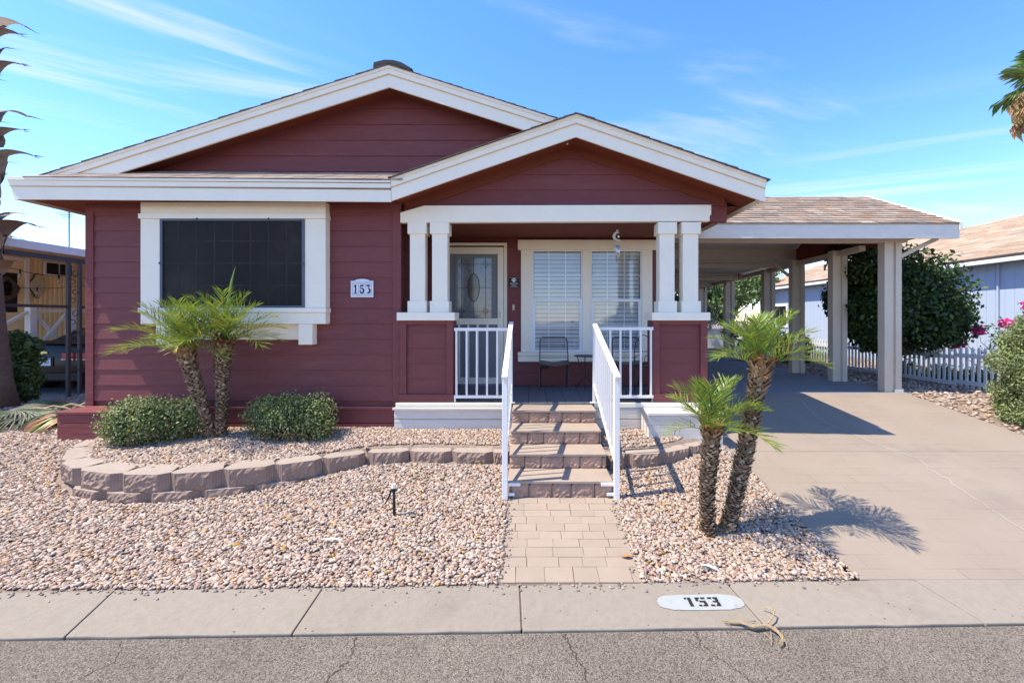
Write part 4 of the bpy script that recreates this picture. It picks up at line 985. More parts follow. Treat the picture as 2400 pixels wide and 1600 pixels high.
# doorbell
t = thing('doorbell', 'slim cream doorbell button between door and porch window', 'doorbell', (PX(1203.5, y), y, PZ(720, y)))
box('plate', 'sign_cream', t, PX(1200.6, y), PX(1206.4, y), y - .018, y, PZ(727.4, y), PZ(713.3, y), .004); MB().lathe([(.010, 0), (.010, .004), (.006, .006)], (0, 0, 0), 10).build('button', 'pvc', t)
bt = [o for o in t.children if o.name.startswith('button')][0]; bt.rotation_euler = (math.pi / 2, 0, 0); bt.location = Vector((0, -.018, 0)); bt.data.transform(Matrix.Translation(Vector(ORG[t.name])))
# outlet cover below the window
t = tag(box('outlet_cover', 'black', None, PX(1270, y), PX(1286, y), y - .02, y - .001, PZ(862.5, y), PZ(848.5, y), .004), 'small black outlet cover on the wall under the porch window', 'outlet cover')

# house number plaque
y = YW - .024
t = thing('number_plaque', 'white arched house number plaque reading 153 on the maroon wall', 'house number', (PX(849, y), y, PZ(675, y)))
x0, x1, z0, z1, ztop = PX(823, y), PX(875.5, y), PZ(696.6, y), PZ(658, y), PZ(653.8, y)
arch = [(x0, z0), (x1, z0), (x1, z1)] + [(x0 + (x1 - x0) * (.5 + .32 * math.cos(q)), z1 + .024 * math.sin(q)) for q in np.linspace(0, math.pi, 13)] + [(x0, z1)]
MB().prism(arch, 'Y', y - .014, y + .004).build('plate', 'plaque', t, bevel=.002)
def PU(u, v): return (x0 + (x1 - x0) * u, y - .0155, z0 + (z1 - z0) * v)
m = MB()
for (a, b) in (((.08, .10), (.92, .10)), ((.08, .90), (.92, .90)), ((.08, .1), (.08, .9)), ((.92, .1), (.92, .9)), ((.355, .12), (.355, .88)), ((.64, .12), (.64, .88))): m.bar(PU(*a), PU(*b), .0016, .002, (0, 1, 0))
m.build('tile_lines', 'screen_frame', t)
def stroke(pts):                            # pts: (u, v, width in plaque heights)
    m = MB(); L, R = [], []
    for i, (u, v, w) in enumerate(pts):
        a = Vector(PU(*pts[max(i - 1, 0)][:2])); b = Vector(PU(*pts[min(i + 1, len(pts) - 1)][:2])); d = (b - a).normalized(); nn = Vector((-d.z, 0, d.x)); c = Vector(PU(u, v)); h = w * (z1 - z0) / 2
        L.append(c + nn * h); R.append(c - nn * h)
    n = len(pts); m.v = [tuple(q) for q in L + R]; m.f = [(i, i + 1, n + i + 1, n + i) for i in range(n - 1)]; return m
d1 = stroke([(.218, .24, .08), (.218, .74, .08)]); d1.v += stroke([(.14, .63, .03), (.218, .74, .10)]).v; d1.f += [(4, 5, 7, 6)]; b_ = stroke([(.145, .245, .03), (.29, .245, .03)]); k0 = len(d1.v); d1.v += b_.v; d1.f += [(k0, k0 + 1, k0 + 3, k0 + 2)]
d1.build('digit', 'ink', t, recalc=False)
def cat(*ss):
    m = MB()
    for s in ss: m.add(s.v, s.f)
    return m
def cv(cu, cv_, ru, rv, a0, a1, w0, w1, n=14): return [(cu + ru * math.cos(math.radians(a0 + (a1 - a0) * i / n)), cv_ + rv * math.sin(math.radians(a0 + (a1 - a0) * i / n)), w0 + (w1 - w0) * math.sin(math.pi * i / n)) for i in range(n + 1)]
cat(stroke([(.44, .70, .10), (.57, .71, .10)]), stroke([(.44, .72, .05), (.425, .52, .04)]), stroke([(.425, .52, .03)] + cv(.495, .40, .075, .15, 120, -200, .05, .10))).build('digit', 'ink', t, recalc=False)
cat(stroke([(.70, .70, .10), (.85, .71, .10)]), stroke([(.85, .71, .04), (.775, .54, .04)]), stroke([(.775, .54, .04)] + cv(.765, .40, .09, .14, 80, -110, .05, .11))).build('digit', 'ink', t, recalc=False)
m = MB(); g = random.Random(4)
for vv in (.83, .17):
    for c in range(3):
        for k in range(7): u = .10 + c * .285 + k * .036; q = PU(u, vv + g.uniform(-.035, .035)); m.box(q[0] - .003, q[0] + .003, q[1] - .0006, q[1], q[2] - .0025, q[2] + .0025)
m.build('tile_ornament', 'screen_frame', t)

# ------------------------------------------------------------------ foliage tools
def leafcloud(name, parent, mat, blobs, n, size, seed, pal, aspect=.55, shell=.5, updroop=.2, outward=.6):
    """diamond leaves through overlapping ellipsoids; blobs = (x,y,z,rx,ry,rz)"""
    g = np.random.default_rng(seed); B = np.array(blobs, float); vol = (B[:, 3] * B[:, 4] * B[:, 5]) ** (2 / 3); k = g.choice(len(B), n, p=vol / vol.sum())
    d = g.normal(size=(n, 3)); d /= np.linalg.norm(d, axis=1)[:, None]; r = (shell + (1 - shell) * g.random(n) ** .6)[:, None] * (1 + g.normal(0, .07, (n, 1)))
    P = B[k, :3] + d * r * B[k, 3:]
    nrm = d * outward + g.normal(size=(n, 3)) * .65 + np.array([0, 0, updroop]); nrm /= np.linalg.norm(nrm, axis=1)[:, None]
    a = np.cross(nrm, g.normal(size=(n, 3))); a /= np.linalg.norm(a, axis=1)[:, None]; b = np.cross(nrm, a)
    s = size * g.uniform(.6, 1.35, (n, 1)); w = s * aspect
    V = np.stack([P - a * s * .5, P + b * w * .5 - a * s * .05 + nrm * s * .08, P + a * s * .5, P - b * w * .5 - a * s * .05 + nrm * s * .08], 1)
    F = np.arange(n * 4).reshape(n, 4); pal = np.array(pal); C = pal[g.choice(len(pal), n)] * g.uniform(.75, 1.25, (n, 1))
    return npmesh(name, V, F, mat, parent, np.repeat(C, 4, 0))
def branches(name, parent, base, tips, r0, seed, mat='twig'):
    g = random.Random(seed); m = MB(); b = Vector(base)
    for t in tips:
        t = Vector(t); q = [b + (t - b) * f + Vector((g.uniform(-1, 1), g.uniform(-1, 1), g.uniform(-.3, .6))) * .12 * (t - b).length * math.sin(math.pi * f) for f in (0, .3, .6, .85, 1)]
        m.tube(q, [r0, r0 * .75, r0 * .5, r0 * .3, r0 * .12], 6)
    return m.build(name, mat, parent)

# ------------------------------------------------------------------ pygmy date palms
def frond_mesh(seed, L, el, bend, nl=34, leaf=.20):
    g = random.Random(seed); V, F, C = [], [], []
    pts = []; p = Vector((0, 0, 0)); ang = el; n = 18; twist = g.uniform(-.15, .15); side = 0
    for i in range(n + 1):
        pts.append((p.copy(), ang)); ang -= bend / n * (.4 + 1.2 * i / n); side += twist / n
        p = p + Vector((math.cos(ang) * math.cos(side), math.sin(side), math.sin(ang))) * L / n
    def at(t):
        f = t * n; i = min(int(f), n - 1); q = f - i; a, b = pts[i], pts[i + 1]; return a[0].lerp(b[0], q), a[1] + (b[1] - a[1]) * q
    # rachis
    for i in range(n):
        w0, w1 = .008 * (1 - .85 * i / n), .008 * (1 - .85 * (i + 1) / n); k = len(V); a, b = pts[i][0], pts[i + 1][0]
        up = Vector((0, 0, 1)); V += [a + Vector((0, -w0, 0)), a + Vector((0, w0, 0)), b + Vector((0, w1, 0)), b + Vector((0, -w1, 0)), a + up * w0, b + up * w1]
        F += [(k, k + 1, k + 2, k + 3), (k, k + 3, k + 5, k + 4), (k + 1, k + 4, k + 5, k + 2)]; C += [(.16, .21, .05)] * 6
    for i in range(nl):
        t = .16 + .84 * (i + .5) / nl; o, a = at(t)
        T = Vector((math.cos(a), 0, math.sin(a))); N = Vector((-math.sin(a), 0, math.cos(a)))
        ll = leaf * (.55 + .75 * math.sin(math.pi * min(1, t * .85 + .12))) * g.uniform(.85, 1.12)
        if t > .9: ll *= .8
        for s in (-1, 1):
            fw = math.radians(34 + 26 * (1 - t) + g.uniform(-10, 10)); lift = math.radians(g.uniform(2, 40))
            d = (T * math.cos(fw) + Vector((0, s, 0)) * math.sin(fw) * math.cos(lift) + N * math.sin(fw) * math.sin(lift)).normalized()
            w = .0043 * g.uniform(.8, 1.25); wd = d.cross(N).normalized()
            if wd.length < .1: wd = T
            k = len(V); dr = g.uniform(.0, .16) * ll
            pm_ = o + d * ll * .5 + Vector((0, 0, -dr * .2)); pt = o + d * ll + Vector((0, 0, -dr))
            fold = N * w * .5
            V += [o - wd * w * .5, o + wd * w * .5, pm_ + wd * w + fold, pm_ - wd * w + fold, pm_ - N * w * .3, pt]
            F += [(k, k + 1, k + 4, k + 4), (k + 1, k + 2, k + 4, k + 4), (k, k + 4, k + 3, k + 3), (k + 4, k + 2, k + 5, k + 5), (k + 3, k + 4, k + 5, k + 5)]
            q = g.random(); c = (.185, .27, .032) if q < .4 else (.27, .345, .038) if q < .78 else (.11, .19, .05) if q < .92 else (.36, .36, .06)
            C += [tuple(v * g.uniform(.85, 1.2) for v in c)] * 6
    tri = []
    for f in F:
        if len(set(f)) == 3: tri.append((f[0], f[1], f[2]))
        else: tri += [(f[0], f[1], f[2]), (f[0], f[2], f[3])]
    o = npmesh('frond', np.array([tuple(v) for v in V]), np.array(tri), 'palm_leaf', None, np.array(C)); me = o.data; bpy.data.objects.remove(o); return me
FR = {}
def fronds_for(L, leaf, key):
    if key in FR: return FR[key]
    out = []
    for k, el in enumerate((82, 72, 62, 50, 38, 26, 14, 2, -14)):
        for v in range(2): out.append((el, frond_mesh(key * 100 + k * 7 + v, L * (1 if el < 75 else .95), math.radians(el), math.radians(30 + 30 * (1 - abs(el - 20) / 80) + 14 * v), 25, leaf)))
    FR[key] = out; return out
def date_palm(label, spine, r_base, r_top, L, leaf, key, nf, seed, avoid_back=False, azs=None):
    g = random.Random(seed); spine = [Vector(p) for p in spine]; base = spine[0]
    t = thing('date_palm', label, 'palm', tuple(base), 'pygmy date palms in the front yard')
    k = len(spine)
    def at(f):
        # Catmull-Rom through the spine
        x = f * (k - 1); i = min(int(x), k - 2); u = x - i; p0, p1, p2, p3 = spine[max(i - 1, 0)], spine[i], spine[i + 1], spine[min(i + 2, k - 1)]
        return .5 * ((2 * p1) + (p2 - p0) * u + (2 * p0 - 5 * p1 + 4 * p2 - p3) * u * u + (3 * p1 - p0 - 3 * p2 + p3) * u ** 3)
    n = 24; pts = [at(i / n) for i in range(n + 1)]; pts[0] = pts[0] - Vector((0, 0, .06))
    rad = [r_base + (r_top - r_base) * (i / n) ** 1.5 for i in range(n + 1)]
    trunk = MB().tube(pts, [r * .86 for r in rad], 12).build('trunk', 'trunk_core', t, smooth=True)
    # old leaf bases in spirals
    V, F, C = [], [], []; Ltot = sum((pts[i + 1] - pts[i]).length for i in range(n)); lev = int(Ltot / .0175)
    for q in range(lev):
        f = (q + .5) / lev; c = at(f); d = (at(min(f + .02, 1)) - at(max(f - .02, 0))).normalized(); r = r_base + (r_top - r_base) * f ** 1.5
        u0 = d.orthogonal().normalized(); v0 = d.cross(u0)
        for j in range(9):
            a = 2 * math.pi * (j + .5 * (q % 2) + g.uniform(-.3, .3)) / 9; o = u0 * math.cos(a) + v0 * math.sin(a); s = d.cross(o)
            ln = g.uniform(.024, .046) * (1 + 1.7 * max(0, f - .80) / .20); w = g.uniform(.014, .023) * (1 + .3 * f); fl = g.uniform(.25, .7)
            if f > .9: fl *= 1.15
            b = c + o * r * .80; m1 = b + d * ln * .45 + o * (.010 + ln * fl * .5); tp = b + d * ln * (1 if g.random() > .25 else .25) + o * (.012 + ln * fl * 1.3) + s * g.uniform(-.012, .012)
            kk = len(V); V += [b - s * w, b + s * w, m1 + s * w * .8, m1 - s * w * .8, tp, b + d * ln * .1 + o * .016]
            F += [(kk, kk + 5, kk + 3), (kk + 5, kk + 1, kk + 2), (kk + 5, kk + 2, kk + 3), (kk + 3, kk + 2, kk + 4)]
            wgt = max(0, (f - .8) / .2); br = g.uniform(.65, 1.35); base_c = (.25, .175, .11) if g.random() < .7 else (.42, .33, .235)
            top_c = (.33, .165, .055); C += [tuple((base_c[z] * (1 - wgt) + top_c[z] * wgt) * br for z in range(3))] * 6
    npmesh('leaf_bases', np.array([tuple(v) for v in V]), np.array(F), 'palm_boot', t, np.array(C))
    fm = fronds_for(L, leaf, key); crown = pts[-1]; axis = (at(1) - at(.9)).normalized()
    for q in range(nf):
        f = q / (nf - 1); el = 86 - 64 * f ** 1.35; az = q * 137.508 + seed * 40 + g.uniform(-14, 14)
        if avoid_back:
            a = (az % 360)
            if 35 < a < 145: az = (g.uniform(-40, 20) if g.random() < .5 else g.uniform(160, 220))
        cand = sorted(fm, key=lambda e: abs(e[0] - el))[:2]; e, me = g.choice(cand); sc_ = g.uniform(.86, 1.08) * (1 if f > .12 else .95)
        a = math.radians(az)
        if avoid_back and math.sin(a) > .35: sc_ *= .55
        inst('frond', me, t, crown + Vector((math.cos(a), math.sin(a), 0)) * .022 - axis * .04 * f, (0, 0, a), (sc_, sc_, sc_))
    return t
Yp_ = 5.12
date_palm('left leaning date palm with bent trunk in the planter before the big window', [(PX(494, 5.12), 5.12, .27), (PX(478, 5.1), 5.10, .60), (PX(452, 5.08), 5.08, 1.02), (PX(434, 5.06), 5.06, 1.33)], .052, .098, .66, .205, 1, 21, 3, True)
date_palm('upright date palm with straight trunk in the planter before the big window', [(PX(517, 5.16), 5.16, .27), (PX(521, 5.14), 5.14, .70), (PX(522, 5.13), 5.12, 1.10), (PX(526, 5.08), 5.08, 1.45)], .056, .090, .66, .205, 1, 20, 8, True)
date_palm('short upright date palm in the gravel between walkway and driveway', [(PX(1660, 3.55), 3.55, -.10), (PX(1657, 3.55), 3.55, .25), (PX(1662, 3.55), 3.54, .55), (PX(1668, 3.54), 3.53, .80)], .054, .064, .47, .165, 2, 15, 5)
date_palm('taller date palm leaning right beside the driveway', [(PX(1704, 3.60), 3.60, -.10), (PX(1733, 3.60), 3.60, .36), (PX(1758, 3.60), 3.60, .80), (PX(1785, 3.60), 3.60, 1.34)], .056, .070, .50, .17, 3, 17, 11)
# upright spear leaf of the planter palm
sp_ = [o for o in bpy.data.objects if o.name == 'date_palm.001'][0]
MB().tube([(PX(528, 5.08), 5.08, 1.50), (PX(533, 5.06), 5.06, 1.85), (PX(543, 5.05), 5.05, 2.15), (PX(552, 5.05), 5.05, 2.33)], [.008, .016, .012, .001], 6).build('spear_leaf', 'palm_stem', sp_)

# ------------------------------------------------------------------ shrubs
def lantana(label, cx, cy, z0, rx, ry, h, seed, n=9000, brown=.1):
    t = thing('lantana_shrub', label, 'shrub', (cx, cy, z0), 'clipped shrubs in the planter'); g = random.Random(seed)
    blobs = [(cx + g.uniform(-.8, .8) * rx * .75, cy + g.uniform(-.5, .5) * ry, z0 + h * (.40 + g.uniform(-.12, .1)), rx * g.uniform(.28, .45), ry * g.uniform(.5, .7), h * g.uniform(.36, .5)) for _ in range(14)]
    blobs.append((cx, cy, z0 + h * .45, rx * .85, ry * .85, h * .5))
    pal = [(.185, .235, .065), (.23, .28, .085), (.13, .185, .05), (.285, .32, .12), (.34, .34, .18), (.075, .11, .03)]
    leafcloud('leaves', t, 'leaf', blobs, int(n * 1.75), .029, seed, pal, .6, .42, .35)
    leafcloud('dry_leaves', t, 'dry_leaf', [(b[0], b[1] - .03, z0 + h * .20, b[3], b[4], h * .2) for b in blobs], int(n * brown), .03, seed + 1, [(.20, .13, .07), (.27, .18, .09), (.14, .10, .05)], .5, .4)
    fl = leafcloud('flowers', t, 'petal', [(b[0], b[1], b[2], b[3] * 1.04, b[4] * 1.04, b[5] * 1.04) for b in blobs], 26, .026, seed + 2, [(.75, .50, .02)], .9, .97, .2)
    branches('stems', t, (cx, cy, z0 - .05), [(cx + g.uniform(-.8, .8) * rx, cy + g.uniform(-.7, .7) * ry, z0 + h * g.uniform(.4, .85)) for _ in range(22)], .012, seed)
lantana('green clipped shrub left of the planter palms by the red box step', PX(362, 5.0), 5.0, .25, .54, .30, .60, 21, 11000, .12)
lantana('green clipped shrub right of the planter palms under the number plaque', PX(673, 5.12), 5.12, .27, .64, .28, .60, 22, 10500, .22)

# ------------------------------------------------------------------ garden details
y = 3.78; xg = PX(924, y); zg = float(H(xg, y))
t = thing('irrigation_riser', 'short black riser pipe with white cap and side tube in the gravel', 'riser pipe', (xg, y, zg))
MB().tube([(xg + .003, y, zg - .05), (xg - .004, y, zg + .25)], .0125, 10).build('pipe', 'black', t, smooth=True)
MB().lathe([(.018, 0), (.018, .028), (.015, .032)], (xg - .004, y, zg + .225), 12).build('collar', 'black', t)
MB().lathe([(.0185, 0), (.019, .03), (.016, .036)], (xg - .004, y, zg + .258), 12).build('cap', 'pvc', t)
MB().tube([(xg - .02, y, zg + .255), (xg - .035, y - .005, zg + .21), (xg - .06, y - .01, zg + .15), (xg - .085, y - .015, zg + .115)], [.004, .009, .007, .003], 7).build('side_tube', 'black', t)

# scraps of white husk and leaves lying about
def scrap(label, cx, cy, L, w, ang, mat, zfun=None, name='dry_husk'):
    z = (zfun(cx, cy) if zfun else float(H(cx, cy)) + .03); m = MB(); n = 8
    for k in range(n + 1):
        f = k / n; s = (f - .5) * L; ww = w * math.sin(math.pi * (.08 + .88 * f)); zz = z + .012 * math.sin(math.pi * f)
        c, sn = math.cos(ang), math.sin(ang)
        for q in (-1, 0, 1): m.v.append((cx + s * c - q * ww * sn, cy + s * sn + q * ww * c, zz + (.008 if q else 0)))
    for k in range(n): a = 3 * k; m.f += [(a, a + 3, a + 4, a + 1), (a + 1, a + 4, a + 5, a + 2)]
    return tag(m.build(name, mat, None, recalc=False), label, 'leaf litter')
scrap('white dry husk lying in the gravel left of the walkway', PX(778, 3.42), 3.42, .17, .012, -.06, 'trim_bright')
scrap('white dry husk in the gravel right of the walkway near the kerb', PX(1668, 3.08), 3.12, .12, .012, -.6, 'trim_bright')
scrap('curled brown leaf on the walkway pavers', PX(1470, 3.26), 3.26, .08, .016, -.1, 'palm_boot_plain' if 'palm_boot_plain' in MATS else 'rust', lambda x, y: walk_z(y) + .004, 'dry_leaf')
# twisted dry palm sheath on the kerb edge
t = thing('dry_palm_sheath', 'twisted straw coloured dry palm sheath lying across the kerb edge', 'palm litter', (1.30, 2.60, -.19))
g = random.Random(6)
def ks(px_, py_, up=.012): Y = 1.888 / ((py_ - 748) / 1000); return Vector(((px_ - 1240) / 1000 * Y, Y, (-.19 if Y < 2.61 else -.182) + up))
M('straw', (.36, .255, .14), .8, .22, 30, (1, 1, 1), .5, 90)
for k in range(7):
    o = lambda: Vector((g.uniform(-.008, .008), g.uniform(-.008, .008), g.uniform(-.002, .008)))
    path = [ks(1700 + g.uniform(-6, 8), 1462 + g.uniform(-4, 4)), ks(1735, 1466), ks(1765, 1475, .02), ks(1795, 1472, .018), ks(1815, 1480, .02), ks(1830, 1495, .02), ks(1832 + k, 1508 - k), ks(1822 + 2 * k, 1517 - k)]
    MB().tube([p + o() for p in path], [.002, .005, .0055, .005, .004, .003, .002, .001], 5).build('strand', 'straw', t)
MB().tube([ks(1800, 1470, .02), ks(1812, 1460, .035), ks(1815, 1450, .045), ks(1800, 1440, .04), ks(1788, 1434, .02)], [.006, .005, .005, .005, .003], 5).build('strand', 'straw', t)
for (a, b, c, d) in ((1790, 1484, 1812, 1505), (1806, 1480, 1808, 1512), (1750, 1464, 1770, 1459), (1692, 1456, 1712, 1470), (1838, 1500, 1846, 1519)): MB().tube([ks(a, b, .01), ks((a + c) / 2, (b + d) / 2, .014), ks(c, d, .004)], .002, 4).build('strand', 'straw', t)

# ------------------------------------------------------------------ carport
cp = thing('carport', 'pale grey carport with tan shingled gable roof and square posts', 'carport', (4.5, 9.0, .45))
YC, YR, YK = 7.0, 8.93, 10.86; CX0, CX1 = 2.2, 7.07
ZE, ZR = 3.262, 4.245
fas = box('fascia_board', 'carport_fascia', cp, CX0, CX1 - .005, YC, YC + .04, 3.025, 3.262, .006)
sl_ = math.atan2(ZR - ZE, YR - YC); up = (0, math.cos(sl_), math.sin(sl_))
slab(cp, 'roof', 'carport_ceiling', [(CX0, YC - .01, ZE), (CX1, YC - .01, ZE), (CX1, YR, ZR), (CX0, YR, ZR)], .05)
slab(cp, 'roof', 'carport_ceiling', [(CX0, YR + .002, ZR - .001), (CX1, YR + .002, ZR - .001), (CX1, YK, ZE), (CX0, YK, ZE)], .05)
rl = math.hypot(ZR - ZE, YR - YC)
slope_shingles('shingle_courses', cp, (CX0, YC - .02, ZE + .006), (CX1 - .03, YC - .02, ZE + .006), up, 14, rl / 14, .21, 31, .012)
for (a, b) in (((YC - .03, ZE), (YR, ZR)), ((YK, ZE), (YR, ZR))):
    m = MB().add([(CX1 - .03, a[0], a[1] - .10), (CX1 + .02, a[0], a[1] - .10), (CX1 + .02, b[0], b[1] - .10), (CX1 - .03, b[0], b[1] - .10), (CX1 - .03, a[0], a[1] + .035), (CX1 + .02, a[0], a[1] + .035), (CX1 + .02, b[0], b[1] + .035), (CX1 - .03, b[0], b[1] + .035)],
                 [(0, 3, 2, 1), (4, 5, 6, 7), (0, 1, 5, 4), (1, 2, 6, 5), (2, 3, 7, 6), (3, 0, 4, 7)]); m.build('rake_board', 'trim', cp)
MB().prism([(YC + .05, 3.06), (YK - .3, 3.10), (YK - .3, 3.33), (YR, ZR - .08), (YC + .05, 3.20)], 'X', 6.52, 6.56).build('gable_panel', 'soffit', cp)
box('beam', 'carport_paint', cp, 2.3, 6.56, 10.42, 10.56, 3.14, 3.42); box('beam', 'carport_paint', cp, 2.3, 6.5, 7.32, 7.46, 3.02, 3.2)
# flat rear section
slab(cp, 'rear_roof', 'carport_ceiling', [(2.25, 10.6, 3.16), (6.65, 10.6, 3.16), (6.65, 17.2, 2.96), (2.25, 17.2, 2.96)], .06)
box('beam', 'carport_paint', cp, 2.3, 6.62, 10.62, 10.66, 2.98, 3.095)
for yy in (12.4, 14.4, 16.6): box('beam', 'carport_paint', cp, 2.3, 6.2, yy, yy + .1, 2.84 - .018 * (yy - 12), 3.03 - .03 * (yy - 12), 0)
MB().bar((6.25, 8.0, 3.03), (6.25, 17.0, 2.83), .12, .10).build('side_beam', 'carport_paint', cp)
for i, yy in enumerate((7.4, 8.65, 9.97, 11.16, 13.35, 15.4)):
    zt = 3.08 if i < 3 else 3.0 - .03 * (yy - 11)
    p = MB().box(6.11, 6.25, yy - .07, yy + .08, .45, zt).build('post', 'carport_paint', cp, bevel=.004)
    box('post_flange', 'carport_paint', p, 6.2502, 6.30, yy - .04, yy + .06, .45, zt - .01, .003); box('post_flange', 'carport_paint', p, 6.3002, 6.40, yy - .075, yy + .075, .45, zt - .012, .003)
    if i == 0: box('post_foot', 'trim', p, 6.27, 6.42, yy - .09, yy - .0751, .45, .50, .003)
MB().bar((6.40, 7.36, 2.78), (6.98, 7.30, 3.08), .05, .06).build('brace', 'carport_paint', cp); MB().bar((6.1, 10.02, 2.72), (5.75, 10.02, 3.0), .05, .06).build('brace', 'carport_paint', cp)
def string_light(label, pts, spots, group=None):
    t = thing('string_light', label, 'string light', tuple(pts[0]), group)
    n = 18; v = []
    for a, b in zip(pts[:-1], pts[1:]):
        a, b = Vector(a), Vector(b)
        for k in range(n): f = k / n; v.append(a.lerp(b, f) + Vector((0, 0, -.10 * math.sin(math.pi * f))))
    v.append(Vector(pts[-1])); MB().tube(v, .006, 5).build('wire', 'black', t)
    for s in spots:
        c = v[int(s * (len(v) - 1))]; MB().lathe([(.008, .03), (.014, 0), (.014, -.05), (.010, -.055)], tuple(c), 8).build('socket', 'black', t); MB().lathe([(.010, -.055), (.024, -.09), (.026, -.11), (.012, -.14), (.001, -.145)], tuple(c), 8).build('bulb', 'bulb', t, smooth=True)
string_light('string light with hanging bulbs under the carport ceiling', [(2.6, 11.4, 3.0), (5.9, 12.0, 2.95), (6.1, 16.0, 2.82)], (.12, .33, .5, .62, .74, .86))

# ------------------------------------------------------------------ right neighbours: picket fence, blue house, trees
fn = thing('picket_fence', 'white picket fence running along the right side of the carport', 'fence', (8.0, 8.0, .35))
pk = MB().add([(-.011, -.021, 0), (.011, -.021, 0), (.011, .021, 0), (-.011, .021, 0), (-.011, -.021, .75), (.011, -.021, .75), (.011, .021, .75), (-.011, .021, .75), (-.011, 0, .79), (.011, 0, .79)],
              [(0, 3, 2, 1), (0, 1, 5, 4), (2, 3, 7, 6), (1, 2, 6, 9, 5), (3, 0, 4, 8, 7), (4, 5, 9, 8), (6, 7, 8, 9)]).mesh('picket'); pk.materials.append(MATS['fence'])
yy = 6.95; 
while yy < 17.5:
    zb = .37 + (.04 if yy < 7.95 else 0); inst('picket', pk, fn, (8.0, yy, zb)); yy += .106
for (a, b) in ((6.9, 7.95), (7.96, 9.3), (9.42, 13.0), (13.1, 17.5)):
    o = .04 if a < 7.9 else 0
    for z in (.50, .99): MB().box(7.95, 7.988, a, b, z + o - .03, z + o + .04).build('fence_rail', 'fence', fn)
for y_ in (6.87, 9.36, 13.05): MB().box(7.985, 8.075, y_ - .045, y_ + .045, .30, 1.16).build('fence_post', 'fence', fn, bevel=.004)

bh = thing('blue_house', 'pale blue neighbouring house with tan shingle roof behind the picket fence', 'house', (13, 14, .3))
bw = MB().box(10.94, 21.6, 3, 20.2, .2, 3.05).build('wall', 'blue_siding', bh)
pm2 = MB().box(0, .012, 0, .196, .25, 2.99).mesh('siding_panel'); pm2.materials.append(MATS['blue_siding'])
yy = 7.0
while yy < 20.1: inst('siding_panel', pm2, bw, (10.928, yy, 0)); yy += .2
box('fascia_board', 'house_white', bh, 10.58, 10.62, 2.7, 20.5, 2.985, 3.125)
box('soffit', 'blue_siding', bh, 10.621, 10.94, 2.8, 20.4, 3.0, 3.02)
slab(bh, 'roof', 'shingle_dark', [(10.56, 2.7, 3.13), (16.4, 2.7, 5.14), (16.4, 20.5, 5.14), (10.56, 20.5, 3.13)], .06); slab(bh, 'roof', 'shingle_dark', [(16.4, 2.7, 5.14), (22.2, 2.7, 3.13), (22.2, 20.5, 3.13), (16.4, 20.5, 5.14)], .06)
sl2 = math.atan2(5.14 - 3.13, 16.4 - 10.56); slope_shingles('shingle_courses', bh, (10.56, 3.0, 3.135), (10.56, 20.5, 3.135), (math.cos(sl2), 0, math.sin(sl2)), 40, math.hypot(5.84, 2.01) / 40, .5, 32)
wn = box('window', 'house_white', bh, 10.89, 10.93, 18.0, 19.0, 1.35, 2.35); box('pane', 'glass', wn, 10.885, 10.889, 18.08, 18.92, 1.43, 2.27, 0); box('pane_back', 'black', wn, 10.8893, 10.8897, 18.09, 18.91, 1.44, 2.26, 0)
box('conduit', 'blue_siding', bh, 10.88, 10.92, 9.90, 9.935, .3, 2.98, .004)
for y_ in (16.6, 17.6): MB().tube([(12.2, y_, 3.6), (12.2, y_, 3.95)], .04, 8).build('vent_pipe', 'iron', bh)

def tree(name, label, base, blobs, n, size, seed, pal, group, trunk_r=.08, cat='tree', aspect=.55, shell=.45):
    t = thing(name, label, cat, base, group); leafcloud('crown', t, 'leaf', blobs, n, size, seed, pal, aspect, shell)
    g = random.Random(seed); tips = [(b[0] + g.uniform(-.3, .3) * b[3], b[1] + g.uniform(-.3, .3) * b[4], b[2] + g.uniform(-.2, .4) * b[5]) for b in blobs]
    b = Vector(base); top = Vector((sum(q[0] for q in blobs) / len(blobs), sum(q[1] for q in blobs) / len(blobs), sum(q[2] for q in blobs) / len(blobs)))
    fork = b.lerp(top, .35)
    MB().tube([b - Vector((0, 0, .1)), b.lerp(fork, .5) + Vector((.03, .02, 0)), fork], [trunk_r * 1.2, trunk_r, trunk_r * .85], 8).build('trunk', 'twig', t, smooth=True)
    branches('limbs', t, tuple(fork), tips, trunk_r * .55, seed + 1); return t
g = random.Random(12)
fb = [(7.65 + g.uniform(-.8, .8), 8.75 + g.uniform(-.55, .55), 2.1 + g.uniform(-.8, .95), g.uniform(.45, .65), g.uniform(.45, .6), g.uniform(.4, .6)) for _ in range(22)] + [(7.75, 8.75, 2.05, 1.2, .85, 1.15), (7.75, 8.75, 2.05, .9, .6, .9)]
tree('ficus_tree', 'dark green round clipped ficus tree behind the front carport post', (7.6, 8.75, .3), fb, 46000, .10, 41, [(.03, .058, .016), (.042, .078, .018), (.024, .048, .014), (.07, .115, .025)], None, .07)
sh = [(6.80 + g.uniform(-.12, .2), 5.72 + g.uniform(-.2, .3), .3 + z, .36 * (1 - .22 * z), .36 * (1 - .22 * z), .22) for z in np.linspace(.12, 1.3, 13)]
tree('leafy_shrub', 'pale green dense shrub at the right edge beside the driveway', (6.80, 5.72, .22), sh, 42000, .040, 42, [(.20, .25, .085), (.25, .30, .12), (.15, .20, .06), (.30, .33, .15)], None, .03, 'shrub', .4)
